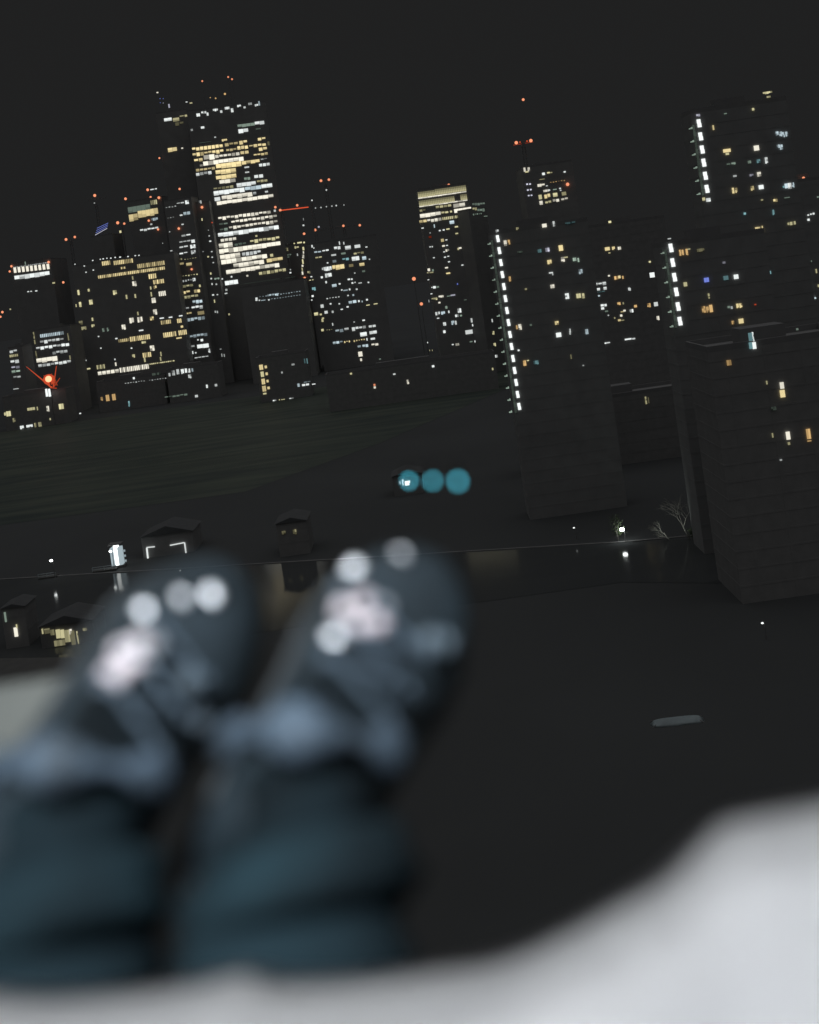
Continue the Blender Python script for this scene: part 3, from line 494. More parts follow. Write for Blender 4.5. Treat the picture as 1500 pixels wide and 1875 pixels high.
# ------------------------------------------------------------- cranes, masts
def crane(label, tip, foot_u, vtop, jib, Y, lamps, jib_lit=None):
    """lattice tower crane: mast, jib, cab; lamps are (u,v,size,colour,strength)"""
    top = at(foot_u, vtop, Y)
    root = empty('tower_crane', (top.x, top.y, 0)); tag(root, label, 'crane', 'construction cranes over the skyline')
    base = Vector((top.x, top.y, 0))
    L = lambda u, v: at(u, v, Y) - base
    zt = top.z
    bm = bmesh.new(); w = .9
    for sx, sy in ((-w, -w), (w, -w), (w, w), (-w, w)): tube(bm, (sx, sy, 0), (sx, sy, zt), .13, .13, 4)
    k = 0; z = 0
    while z + 4 < zt:
        for (ax, ay), (bx, by) in (((-w, -w), (w, -w)), ((w, -w), (w, w)), ((w, w), (-w, w)), ((-w, w), (-w, -w))):
            tube(bm, (ax, ay, z), (bx, by, z + 4), .07, .07, 3)
        z += 4
    link('mast', bm, M['steel'], root)
    a, b = L(*jib[0]), L(*jib[1])
    bm = bmesh.new()
    up = Vector((0, 0, 1.6)); d = (b - a); n = max(3, int(d.length / 4))
    tube(bm, a, b, .12, .12, 4); tube(bm, a + up, b + up * .4, .12, .12, 4)
    for i in range(n):
        p = a + d * (i / n); q = a + d * ((i + 1) / n)
        tube(bm, p, q + up * (1 - .6 * (i + 1) / n), .06, .06, 3)
    link('jib', bm, M['steel'], root)
    bm = bmesh.new(); box(bm, -1, 1, -1.8, -.9, zt - 2.6, zt - .3); link('cab', bm, M['steel'], root)
    if jib_lit:
        bm = bmesh.new(); tube(bm, a - Vector((0, .4, .3)), b - Vector((0, .4, .3)), jib_lit[0] * Y / F / 2, None, 5)
        link('strip_light', bm, glow(jib_lit[1], jib_lit[2]), root)
    for (u, v, sz, col, st) in lamps:
        p = L(u, v); bm = bmesh.new(); r = sz * Y / F / 2
        ball(bm, p + Vector((0, -.6, 0)), r, 8)
        link('beacon', bm, glow(col, st), root)
        bm = bmesh.new(); tube(bm, p + Vector((0, -.6, 0)), p + Vector((0, 0, -1.2)), .08, .08, 4)
        link('lamp_bracket', bm, M['steel'], root)
crane('crane with a single red lamp high over the wide yellow block', 0, 176, 372, ((160, 368), (196, 362)), 900, [(174, 358, 5.4, 'k', 1.2), (173.5, 372, 2.6, 'n', .4)])
crane('crane with two red lamps near the far left crown', 0, 130, 440, ((112, 443), (152, 437)), 900, [(121.5, 438.5, 5, 'k', 1.2), (137.5, 434, 4.4, 'k', 1.1)])
crane('crane with paired lamps left of the cream crown', 0, 222, 412, ((205, 415), (240, 409)), 900, [(216, 408, 5.6, 'k', 1.2), (228, 409.5, 4.2, 'k', 1.1)])
crane('crane whose whole jib glows as one red line', 0, 516, 386, ((514, 384.5), (565, 378.5)), 790, [(513.5, 385, 5, 'k', 1.1), (504.5, 379.5, 4.6, 'k', 1.1), (544.5, 376, 4.6, 'k', 1.0)], (1.9, 'r', .75))
crane('tall crane with two orange lamps side by side above the broad speckled block', 0, 596, 336, ((572, 336), (612, 330)), 840, [(588, 331, 5, 'k', 1.1), (602.5, 329, 4.6, 'k', 1.1), (598, 348, 3.2, 'n', .6)])
crane('crane with a row of pale bulbs on its jib, beside the red-jib crane', 0, 571, 372, ((570, 382), (634, 375)), 800, [(571.5, 367, 2.8, 'n', .8), (578, 381, 2.4, 'n', .5), (588, 380, 2.8, 'n', .5), (598, 378.5, 2.4, 'n', .5), (608, 377.5, 2.6, 'n', .5), (616, 376.5, 2.8, 'n', .7), (630, 375.5, 2.4, 'n', .4)])
crane('crane with orange lamps at both jib ends over the broad speckled block', 0, 630, 416, ((575, 424), (664, 411)), 860, [(577.5, 421, 5, 'k', 1.1), (629, 413.5, 4.4, 'k', 1.1), (659, 412.5, 4.4, 'k', 1.1), (584, 415.5, 3.6, 'p', .5)])
crane('crane with a red-lit jib and a lamp high above it, right of the gold crown', 0, 958, 262, ((940, 265), (976, 259)), 640, [(945.3, 261.5, 6.2, 'k', 1.2), (972, 257.7, 6.2, 'k', 1.2), (958, 182.7, 5, 'k', 1.2), (952, 260.5, 3, 'r', .5), (965, 258.6, 3, 'r', .6)], (1.0, 'r', .3))
# apex post for the last crane's high lamp
def beacon_mast(label, u, v, Y, size):
    p = at(u, v, Y); root = empty('beacon_mast', (p.x, p.y, 0)); tag(root, label, 'mast', 'red beacon masts')
    bm = bmesh.new(); tube(bm, (0, 0, 0), (0, 0, p.z - .5), .35, .15, 6); link('pole', bm, M['steel'], root)
    bm = bmesh.new(); ball(bm, (0, 0, p.z), size * Y / F / 2, 8); link('beacon', bm, glow('k', 1.1), root)
beacon_mast('higher red beacon mast left of the gold crowned tower', 758, 510.5, 590, 7)
beacon_mast('lower red beacon mast at the foot of the gold crowned tower', 771.7, 556.5, 590, 6)

# blue-finned roof
t = Bld('office_block', 'dark block whose sloping roof edge carries four thin blue light fins', 166, 206, 432, 880, depth=30, fl=4.0)
for i in range(4):
    strip(t, 174.5 + i * 1.2, 430.5 - i * 4.2, 196.5 + i * .6, 418 - i * 3.2, .9, .6 if i else .8, 'b' if i > 0 else 'p')

# red lamp; red-lit arms and ragged halo are shaped as glowing parts
p = at(92, 712, 650); root = empty('signal_mast', (p.x, p.y, 0)); tag(root, 'blazing red lamp on a mast with red glow shaped into arms and halo, far left', 'mast')
Lc = lambda u, v, dy=0: at(u, v, 650 + dy) - Vector((p.x, p.y, 0))
bm = bmesh.new(); tube(bm, (0, 0, 0), Lc(92, 700), .4, .3, 6); link('pole', bm, M['steel'], root)
bm = bmesh.new(); ball(bm, Lc(89, 694), 1.9, 12); link('lamp', bm, glow('k', 2.4), root)
bm = bmesh.new(); tube(bm, Lc(48, 671), Lc(95, 710), .12, .6, 5); link('arm', bm, glow('r', .55), root)
bm = bmesh.new(); tube(bm, Lc(103.5, 670), Lc(98, 709), .2, .45, 5); link('arm', bm, glow('r', .5), root)
bm = bmesh.new(); tube(bm, Lc(110, 692), Lc(99, 708), .2, .4, 5); tube(bm, Lc(93, 710), Lc(104, 711), .35, .35, 5); tube(bm, Lc(99, 690), Lc(105, 706), .2, .3, 5); link('arm', bm, glow('r', .35), root)
bm = bmesh.new(); ball(bm, Lc(90, 695, 2), 3.3, 12, (1.1, .4, 1)); link('lamp_halo', bm, glow('r', .55), root)  # red halo round the lamp, drawn as a glowing ball
for du, dv, w_ in ((-9, -1, .35), (9, -4, .3), (-5, 8, .4), (6, 9, .5), (-3, -9, .3), (5, -11, .3), (12, 6, .3), (-10, -8, .25)):
    bm = bmesh.new(); tube(bm, Lc(90, 695, 1.5), Lc(90 + du, 695 + dv, 1.5), w_ * 2.2, w_ * .6, 5); link('halo_spike', bm, glow('r', .4), root)
bm = bmesh.new()
for du in (-2.6, 2.6):
    a, b = Lc(87.6 + du - .4, 712), Lc(88.6 + du + .6, 726); tube(bm, a, b, .62, .7, 6)
link('cabin_window', bm, glow('n', 1.1), root)

# --------------------------------------------------- waterside lamps, kiosk, trees
def street_lamp(label, u, v, hgt, st, rad=.28, arm=.8, Y=None, group='waterside street lamps'):
    """column with an arm and a bowl lantern; (u,v) is where the bowl shows"""
    g = ray(u, v); Y = (hgt - H) / g.z if Y is None else Y
    p = at(u, v, Y)
    root = empty('street_lamp', (p.x + arm * .9, p.y, 0)); tag(root, label, 'street lamp', group)
    h = p.z
    bm = bmesh.new(); tube(bm, (0, 0, 0), (0, 0, h + .15), .09, .06, 8); tube(bm, (0, 0, 0), (0, 0, .8), .14, .12, 8); link('column', bm, M['steel'], root)
    bm = bmesh.new(); tube(bm, (0, 0, h + .15), (-arm * .9, 0, h + .3), .05, .05, 6); link('arm', bm, M['steel'], root)
    bm = bmesh.new(); ball(bm, (-arm * .9, 0, h), rad, 12, (1.25, 1.1, .8)); link('lantern', bm, glow('n', st, True), root)
    return Vector((p.x, p.y, h))
LP = street_lamp('bright street lamp by the right-hand water with leaves lit round it', 1139, 969.5, 2.6, 26, .40, .5)
L2 = street_lamp('small street lamp on the left pontoon', 94, 1026.5, 4.2, 12, .3, .4)
L3 = street_lamp('street lamp close beside the glowing kiosk', 202.5, 1009.5, 4.4, 8, .3, .4)
for lb, u, v in (('pin-prick lamp on the far quay, left of the leafy lamp', 1051, 966.5), ('small lamp on the near quay beside the pavilion', 197, 1157), ('tiny lamp far right over the dark water', 1396, 1141), ('small cool lamp low beside the boathouse', 330, 1044.5)):
    street_lamp(lb, u, v, 2.5, 1.4, .16, .3)
# glowing kiosk
kp = ground_at(218, 1038); kp.y = 263; kk = 263 / F
base = at(218, 1038, 263); root = empty('glowing_kiosk', (base.x, base.y, max(0, base.z - 1) * 0)); tag(root, 'tall floodlit white kiosk on the left quay, mirrored in the water', 'kiosk')
zb = .1; ztop = at(214, 994, 263).z
bm = bmesh.new()
for i in range(3): box(bm, -1.35 + i * .9, -.55 + i * .9, -1, 1, zb + .5, ztop - (.3 if i == 1 else 1.0), 0 if i == 1 else 1)
link('glass_panel', bm, [glow('n', 2.2, True), glow('c', .5, True)], root)
bm = bmesh.new(); box(bm, -1.6, 1.6, -1.2, 1.2, zb - .1, zb + .5); link('plinth', bm, M['steel'], root)
bm = bmesh.new(); box(bm, -1.6, 1.6, -1.2, 1.2, ztop - .3, ztop); link('canopy', bm, M['steel'], root)
bm = bmesh.new()
for z in (1.2, 2.4, 3.6): box(bm, 1.7, 2.3, -1, -.9, z, z + .5)
link('side_lamp', bm, glow('c', .35), root)
# pontoons with rails
def pontoon(label, u0, u1, v, Y, lit):
    a = at(u0, v, Y); b = at(u1, v, Y); a.z = b.z = 0.0
    root = empty('pontoon', ((a.x + b.x) / 2, Y, .06)); tag(root, label, 'pontoon')
    w = (b.x - a.x) / 2
    bm = bmesh.new(); box(bm, -w, w, -1.2, 1.2, 0, .35); link('deck', bm, M['quay'], root)
    bm = bmesh.new()
    for z in (.75, 1.25): tube(bm, (-w, -1.1, z), (w, -1.1, z), .05, .05, 6)
    n = max(2, int(w))
    for i in range(n + 1): tube(bm, (-w + 2*w*i/n, -1.1, .3), (-w + 2*w*i/n, -1.1, 1.3), .04, .04, 6)
    link('railing', bm, M['tarp'], root)
pontoon('short railed pontoon under the small left lamp', 72, 104, 1047, 262, .2)
pontoon('long railed pontoon leading to the glowing kiosk', 170, 214, 1030, 261, .2)

# bare tree by the water
def bare_tree(name, label, base, hgt, spread, lean=0.0, seed=1):
    rnd = random.Random(seed)
    root = empty(name, base); tag(root, label, 'tree')
    bmT = bmesh.new(); bmB = bmesh.new()
    def grow(p, d, l, r, lvl):
        q = p + d * l
        tube(bmT if lvl < 2 else bmB, p, q, r, r * .66, 6 if lvl < 2 else 4)
        if lvl == 6 or r < .012: return
        for _ in range(3 if lvl < 4 else 2):
            ax = Vector((rnd.uniform(-1, 1), rnd.uniform(-1, 1), rnd.uniform(-.35, .5))).normalized()
            nd = (d * .75 + ax * rnd.uniform(.45, .85) + Vector((lean * .12, 0, .08))).normalized()
            grow(p + d * l * rnd.uniform(.55, 1.0), nd, l * rnd.uniform(.62, .84), r * .62, lvl + 1)
    grow(Vector((0, 0, 0)), Vector((lean * .2, 0, 1)).normalized(), hgt * .30, .12, 0)
    link('trunk', bmT, M['bark'], root); link('crown', bmB, M['bark'], root)
    return root
tb = ground_at(1263, 988)
bare_tree('bare_tree', 'bare branching tree on the right bank, faintly lit', tb, 11.5, 10, -1.7, 5)
bt2 = ground_at(1226, 990); 
bare_tree('bare_tree', 'low spreading bare tree left of the taller bare tree', bt2, 6.5, 8, -2.6, 9)
def leafy(name, label, base, w, h, n, cat, z0=0.0):
    root = empty(name, base); tag(root, label, cat)
    bm = bmesh.new()
    for i in range(4): tube(bm, (0, 0, 0), (random.uniform(-w, w) * .5, random.uniform(-.5, .5), z0 + h * random.uniform(.4, .8)), .05, .02, 5)
    link('stem', bm, M['bark'], root)
    bm = bmesh.new()
    for i in range(n):
        c = Vector((random.gauss(0, w * .4), random.gauss(0, w * .3), z0 + h * random.uniform(.25, 1)))
        q = Quaternion((random.random()-.5, random.random()-.5, random.random()-.5, random.random()-.5)).normalized()
        s = random.uniform(.08, .17)
        vs = [bm.verts.new(c + q @ Vector(p)) for p in ((-s, 0, 0), (0, -s*.5, 0), (s*1.2, 0, .02), (0, s*.5, 0))]
        bm.faces.new(vs)
    link('crown', bm, M['leaf'], root)
leafy('shrub', 'leafy shrub whose leaves catch the bright lamp', LP + Vector((-.9, .9, -LP.z)), 1.5, 5.4, 500, 'shrub')
leafy('shrub', 'tufted green shrub at the foot of the bare tree', tb + Vector((.6, -.6, 0)), 1.2, 2.4, 380, 'shrub')

# the spotlight that washes the bare tree from the bank
sl = bpy.data.lights.new('tree_uplight', 'SPOT'); sl.energy = 650; sl.spot_size = R(110); sl.spot_blend = .6; sl.shadow_soft_size = .15; sl.color = (.9, 1.0, .93)
so = bpy.data.objects.new('tree_uplight', sl); C.objects.link(so); so.location = tb + Vector((-4.5, -3.4, .3))
so.rotation_euler = (Vector((.8, 2.4, 3.2))).to_track_quat('-Z', 'Y').to_euler()
# tarpaulin-covered stack on the dark ground
bc = ground_at(1240, 1322)
root = empty('tarpaulin_stack', bc, R(-4)); tag(root, 'long low stack under a pale grey tarpaulin, alone on the dark ground at lower right', 'covered stack')
bm = bmesh.new(); Ls, Ws = 3.3, 1.15
for sx_ in (-1, -.33, .33, 1):
    for sy_ in (-1, 1): tube(bm, (sx_ * (Ls - .1), sy_ * (Ws - .1), 0), (sx_ * (Ls - .6), sy_ * (Ws - .5), .2), .06, .06, 6)
link('frame', bm, M['steel'], root)
rows_ = []
for i in range(13):
    sx_ = -1 + i / 6; e = (1 - abs(sx_) ** 4) ** .5 if abs(sx_) < 1 else 0
    rows_.append([Vector((sx_ * Ls, y * Ws * (.45 + .55 * e), -.02 + .62 * math.cos(y * 1.5) * (.15 + .85 * e))) for y in (-1, -.75, -.5, -.25, 0, .25, .5, .75, 1)])
bm = bmesh.new(); V = [[bm.verts.new(p) for p in r] for r in rows_]
for a_, b_ in zip(V[:-1], V[1:]):
    for k in range(8): bm.faces.new((a_[k], b_[k], b_[k+1], a_[k+1]))
bmesh.ops.solidify(bm, geom=bm.faces[:], thickness=.04)
link('cover', bm, M['tarp'], root, True)

# ------------------------------------------------------------ roof edge (near)
def zz(z): return H + z
bm = bmesh.new(); box(bm, -3, 3, -3, .58, zz(-1.20), zz(-.90)); 
tag(link('roof_deck', bm, M['deck']), 'dark roof deck under the seated person', 'roof deck', kind='structure')
bm = bmesh.new(); box(bm, -3, 3, -3, .50, 0.2, zz(-1.203))
tag(link('host_building', bm, M['brick']), 'brick building whose roof edge the person sits on', 'building')
bm = bmesh.new(); box(bm, -1.6, -.42, -3, 1.27, zz(-1.2), zz(-.40)); bmesh.ops.bevel(bm, geom=bm.edges[:], offset=.02, segments=3, affect='EDGES')
tag(link('concrete_ledge', bm, M['parapet']), 'pale concrete ledge beside the left boot', 'ledge')
bm = bmesh.new(); box(bm, 1.1, 2.2, -3, 1.6, zz(-1.2), zz(-.40)); bmesh.ops.bevel(bm, geom=bm.edges[:], offset=.02, segments=3, affect='EDGES')
tag(link('concrete_ledge', bm, M['parapet']), 'concrete ledge on the other side of the roof, beyond the right edge', 'ledge')

# added teal bulbs draw three blurred discs; their cable and posts are added
lamps = [at(749, 880, 1.52), at(792, 880, 1.38), at(838.5, 881, 1.27)]  # centres of the added teal bulbs
endL = Vector((-.95, 1.12, zz(-.05))); endR = Vector((1.45, 1.25, zz(-.05)))
pts = [endL, lamps[0] + Vector((-.2, .03, .05))] + [l + Vector((0, 0, .022)) for l in lamps] + [lamps[2] + Vector((.25, 0, .04)), endR]
bm = bmesh.new(); path(bm, pts, .0007, 6)
tag(link('added_cable', bm, M['cable']), 'thin black added cable stretched across beyond the boots carrying added teal bulbs', 'cable')
for p, lb in ((endL, 'slim steel post holding the cable on the left ledge'), (endR, 'slim steel post holding the cable on the right ledge')):
    root = empty('cable_post', (p.x, p.y, zz(-.4))); tag(root, lb, 'post', 'cable posts')
    bm = bmesh.new(); tube(bm, (0, 0, 0), (0, 0, .37), .012, .012, 8); link('pole', bm, M['steel'], root)
    bm = bmesh.new(); tube(bm, (0, 0, 0), (0, 0, .012), .05, .05, 12); link('foot', bm, M['steel'], root)
    bm = bmesh.new(); ball(bm, (0, 0, .37), .016, 8); link('cap', bm, M['steel'], root)
for p, lb, st in zip(lamps, ('leftmost of the three added teal bulbs, two white slots showing through it', 'middle of the three added teal bulbs', 'rightmost and largest of the three added teal bulbs'), (5.2, 4.6, 5.2)):
    root = empty('added_teal_bulb', p); tag(root, lb, 'lamp', 'added teal bulbs on the added cable')
    bm = bmesh.new(); ball(bm, (0, 0, 0), .003, 14, (1, 1, 1.15))
    m = bpy.data.materials.new('teal_bulb'); m.use_nodes = True; nt = m.node_tree; nt.nodes.clear()
    e = nt.nodes.new('ShaderNodeEmission'); o = nt.nodes.new('ShaderNodeOutputMaterial'); e.inputs[0].default_value = (.10, .62, .80, 1); e.inputs[1].default_value = st
    nt.links.new(e.outputs[0], o.inputs[0])
    link('bulb', bm, m, root, True)
    bm = bmesh.new(); tube(bm, (0, 0, .003), (0, 0, .020), .002, .002, 8); link('socket', bm, M['cable'], root)

# --------------------------------------------------------------- the person
LAMP = Vector((-.75, -1.1, zz(2.6)))
EYE = Vector((0, 0, H))
person = empty('person', (-.16, -.12, zz(-.90)))
tag(person, 'person sitting on the roof edge, pale coat over the lap, laced boots stretched out', 'person')
def wlink(name, bm, mats, parent=None, smooth=True):
    """link a mesh built in world coordinates under a parent, keeping its place"""
    off = person.location
    for v in bm.verts: v.co -= off
    return link(name, bm, mats, parent or person, smooth)
SL, SW, SH = 1.12, 1.42, 1.15
class Frame:
    def __init__(f, px, Y, t):
        f.t = Vector(t).normalized(); f.A = at(px[0], px[1], Y)
        n = EYE - f.A; f.n = (n - n.dot(f.t) * f.t).normalized(); f.l = f.t.cross(f.n).normalized()
        f.O = f.A - f.t * .055 * SL - f.n * .105 * SH
    def __call__(f, s, w, h): return f.O + f.t * (s * SL) + f.l * (w * SW) + f.n * (h * SH)
BF = {'R': Frame((648, 1285), .86, (.54, .66, .56)), 'L': Frame((232, 1335), .86, (.52, .66, .57))}
KNEE = {'R': Vector((-.228, .50, zz(-.80))), 'L': Vector((-.378, .50, zz(-.80)))}
def r3(v, r): return (v.x, v.y, v.z - H, r)
# body: one skinned surface
J = {'pelvis': (-.16, -.12, -.74, .11), 'waist': (-.15, -.18, -.25, .11), 'chest': (-.13, -.27, -.05, .13), 'neck': (-.12, -.30, .12, .05), 'skull': (-.12, -.27, .22, .085), 'crown': (-.12, -.28, .32, .075),
     'hipR': (-.08, -.05, -.80, .07), 'kneeR': r3(KNEE['R'], .055), 'ankR': r3(BF['R'](-.012, 0, .07), .032), 'toeR': r3(BF['R'](.12, 0, .035), .02),
     'hipL': (-.25, -.05, -.80, .07), 'kneeL': r3(KNEE['L'], .055), 'ankL': r3(BF['L'](-.012, 0, .07), .032), 'toeL': r3(BF['L'](.12, 0, .035), .02),
     'shR': (.04, -.28, .02, .06), 'elR': (.13, -.30, -.24, .045), 'haR': (.08, -.12, -.38, .03),
     'shL': (-.29, -.28, .02, .06), 'elL': (-.38, -.32, -.24, .045), 'haL': (-.34, -.12, -.38, .03)}
E = [('pelvis','waist'),('waist','chest'),('chest','neck'),('neck','skull'),('skull','crown'),('pelvis','hipR'),('hipR','kneeR'),('kneeR','ankR'),('ankR','toeR'),('pelvis','hipL'),('hipL','kneeL'),('kneeL','ankL'),('ankL','toeL'),('chest','shR'),('shR','elR'),('elR','haR'),('chest','shL'),('shL','elL'),('elL','haL')]
keys = list(J); me = bpy.data.meshes.new('body')
me.from_pydata([Vector((J[k][0], J[k][1], zz(J[k][2]))) - person.location for k in keys], [(keys.index(a), keys.index(b)) for a, b in E], [])
me.materials.append(M['skin'])
bo = bpy.data.objects.new('body', me); C.objects.link(bo); bo.parent = person
sk = bo.modifiers.new('skin', 'SKIN'); sk.use_smooth_shade = True
for i, k in enumerate(keys):
    me.skin_vertices[0].data[i].radius = (J[k][3], J[k][3])
me.skin_vertices[0].data[0].use_root = True
ss = bo.modifiers.new('sub', 'SUBSURF'); ss.levels = 1; ss.render_levels = 1

def loft(rings, closed=True, cap=True):
    bm = bmesh.new(); V = [[bm.verts.new(p) for p in r] for r in rings]
    n = len(V[0])
    for a, b in zip(V[:-1], V[1:]):
        for i in range(n if closed else n - 1):
            j = (i + 1) % n; bm.faces.new((a[i], a[j], b[j], b[i]))
    if cap and closed:
        bm.faces.new(V[0][::-1]); bm.faces.new(V[-1])
    return bm
def ringset(pts, radii, n=28, squash=(1, 1), fold=0.0, seed=0):
    rnd = random.Random(seed); out = []
    ph = [rnd.uniform(0, 6.28) for _ in range(6)]
    for i, (p, r) in enumerate(zip(pts, radii)):
        p = Vector(p)
        d = (Vector(pts[min(i+1, len(pts)-1)]) - Vector(pts[max(i-1, 0)])).normalized()
        x = d.cross(Vector((0, 0, 1))).normalized(); y = x.cross(d)
        ring = []
        for k in range(n):
            a = 2*math.pi*k/n
            f = 1 + fold * (math.sin(2*a + ph[0] + i*.9) * .5 + math.sin(3*a + ph[1] - i*1.3) * .5 + math.sin(i*2.1 + ph[2] + a) * .8)
            ring.append(p + x * (math.cos(a) * r * squash[0] * f) + y * (math.sin(a) * r * squash[1] * f))
        out.append(ring)
    return out
def resample(pts, rad, n):
    out, rr = [], []
    for i in range(n):
        t = i / (n - 1) * (len(pts) - 1); k = min(int(t), len(pts) - 2); f = t - k
        out.append(Vector(pts[k]).lerp(Vector(pts[k+1]), f)); rr.append(rad[k] * (1 - f) + rad[k+1] * f)
    return out, rr
# trousers: two bunched legs, one garment
tr = bmesh.new(); CUFF = {}
for side, sd in (('R', 3), ('L', 8)):
    k_ = KNEE[side]; a_ = BF[side](-.005, 0, .105); d_ = (k_ - a_).normalized()
    CUFF[side] = (a_, d_)
    c0 = a_ + d_ * .045
    hip = Vector((-.08 if side == 'R' else -.25, -.05, zz(-.80)))
    ax = [hip, k_, k_.lerp(c0, .33) + Vector((0, 0, -.004)), k_.lerp(c0, .6), k_.lerp(c0, .85), c0]
    P, Q = resample(ax, [.08, .068, .068, .074, .078, .066], 26)
    b = loft(ringset(P, Q, 40, (1.08, .82), .07, sd), cap=True)
    mtmp = bpy.data.meshes.new('tmp'); b.to_mesh(mtmp); b.free(); tr.from_mesh(mtmp); bpy.data.meshes.remove(mtmp)
trz = wlink('trousers', tr, M['denim'])
TROUSERS = trz

# turned-up cuffs, paler than the legs
M['cuff'] = surface('paler_denim', (0.014, 0.031, 0.040), (0.007, 0.012, 0.015), 9.0, 0.9, spec=0.08)
for side, sd in (('R', 3), ('L', 8)):
    a_, d_ = CUFF[side]
    P, Q = resample([a_ + d_ * .040, a_ + d_ * .048, a_ + d_ * .075, a_ + d_ * .088], [.066, .078, .087, .080], 7)
    cb = loft(ringset(P, Q, 40, (1.06, .9), .05, sd))
    mid = a_ + d_ * .06
    for v in cb.verts: v.co.z += .33 * (v.co.x - mid.x) - .006
    for v in cb.verts: v.co -= person.location
    link('cuff', cb, M['cuff'], TROUSERS, True)

# boots
def boot(side, label, glints, glint_pads):
    fr = BF[side]; loc = fr; A, t, n, l = fr.A, fr.t, fr.n, fr.l
    # (s, half width, height of the top, sole width factor)
    prof = [(-.078, .012, .055), (-.074, .030, .085), (-.055, .040, .112), (-.02, .043, .128), (.02, .043, .128), (.055, .043, .108), (.09, .045, .086), (.125, .050, .070), (.16, .049, .058), (.19, .041, .050), (.212, .031, .043), (.226, .019, .036), (.232, .006, .028)]
    rings = []
    N = 26
    for s, w, h in prof:
        ring = []
        for k in range(N):
            a = 2*math.pi*k/N
            ca, sa = math.cos(a), math.sin(a)
            x = w * math.copysign(abs(ca) ** .75, ca)
            y = .006 + (h - .006) * (.42 + .58 * math.copysign(abs(sa) ** .8, sa)) if sa > 0 else .006 + (h - .006) * .42 * (1 - abs(sa) ** .5)
            ring.append(loc(s, x, y))
        rings.append(ring)
    bm = loft(rings); bm.normal_update()
    bm.verts.ensure_lookup_table()
    tree = BVHTree.FromBMesh(bm)
    root = wlink('boot', bm, M['boot'])
    # sole
    srings = []
    for s, w, h in prof:
        w2 = w + .006
        srings.append([loc(s*1.02, w2, -.004), loc(s*1.02, -w2, -.004), loc(s*1.02, -w2, -.024), loc(s*1.02, w2, -.024)])
    sb = loft(srings)
    for v in sb.verts: v.co -= person.location
    link('sole', sb, M['rubber'], root)
    def W(name, bm, m, smooth=True):
        for v in bm.verts: v.co -= person.location
        return link(name, bm, m, root, smooth)
    # tongue and padded collar
    def skinpt(s_, w_, off):
        h = tree.ray_cast(loc(s_, w_, .3), -n)
        return (h[0] if h[0] is not None else loc(s_, w_, .1)) + n * off
    tg = [[skinpt(s_, x * wd, of - abs(x) * .002) for x in (-1, -.7, -.35, 0, .35, .7, 1)] for s_, wd, of in ((.135, .014, .002), (.11, .021, .005), (.085, .025, .008), (.06, .028, .012), (.035, .030, .020), (.018, .028, .026))]
    tb_ = loft(tg, closed=False)
    bmesh.ops.solidify(tb_, geom=tb_.faces[:], thickness=.006)
    W('tongue', tb_, M['boot'])
    ca_, cd_ = CUFF[side]
    P_, Q_ = resample([loc(-.012, 0, .075), ca_ + cd_ * .01, ca_ + cd_ * .055], [.046, .049, .049], 9)
    W('shaft', loft(ringset(P_, Q_, 26, (1.05, .92), .03, 5)), M['denim'])
    x_ = cd_.cross(Vector((0, 0, 1))).normalized(); y_ = x_.cross(cd_)
    cc = ca_ - cd_ * .022
    trs = []
    for k in range(41):
        a = 2*math.pi*k/40; rr_ = .0098 + .0055 * math.sin(4 * a + .8) + .002 * math.sin(5 * a); rd = x_ * math.cos(a) * 1.05 + y_ * math.sin(a) * .92
        trs.append([cc + rd * (.058 + rr_ * math.cos(b)) + cd_ * (rr_ * 1.3 * math.sin(b)) for b in [2*math.pi*q/10 for q in range(10)]])
    W('collar', loft(trs, cap=False), M['tongue'])
    # laces criss-crossing the instep
    for k in range(5):
        s = .062 + .017 * k
        def top(s_, w_):
            o = loc(s_, w_, .3); h = tree.ray_cast(o, -n)
            return (h[0] + n * .016) if h[0] is not None else loc(s_, w_, .1)
        lb = bmesh.new(); sg = 1 if k % 2 else -1
        pp = [top(s + sg * .012 * x / .026, x) for x in (-.028, -.018, -.009, 0, .009, .018, .028)]
        path(lb, pp, .0032, 7)
        W('lace', lb, M['lace'])
    # metal eyelets and lace hooks, where the picture shows their glints
    def cast(u, v):
        r = ray(u, v).normalized(); h = tree.ray_cast(EYE, r)
        if h[0] is None: h = tree.find_nearest(EYE + r * ((A - EYE).length + .03))
        return (h[0], h[1])
    for (u, v, rad, q) in glints:
        p_, nn = cast(u, v)
        half = ((LAMP - p_).normalized() + (EYE - p_).normalized()).normalized()
        axis = half.lerp(nn, q).normalized()
        eb = bmesh.new(); qq = axis.to_track_quat('Z', 'Y')
        ball(eb, p_ + nn * .002, rad, 16, (1, 1, .35), qq)
        W('eyelet', eb, M['metal'])
    for (u, v, rx, ry, ang, m_) in glint_pads:  # pads coloured pale, grey and slate to paint the blurred glints
        p_, nn = cast(u, v)
        fb = bmesh.new()
        axis = ((LAMP - p_).normalized() * .5 + (EYE - p_).normalized()).normalized()
        qq = axis.to_track_quat('Z', 'Y') @ Quaternion((0, 0, 1), ang)
        ball(fb, p_ + (EYE - p_).normalized() * .016, 1, 18, (rx, ry, .006), qq)
        W('glint_pad' if m_ != 'dim' else 'dim_glint_pad', fb, M[m_])
    if label: root['label'] = label
    return root
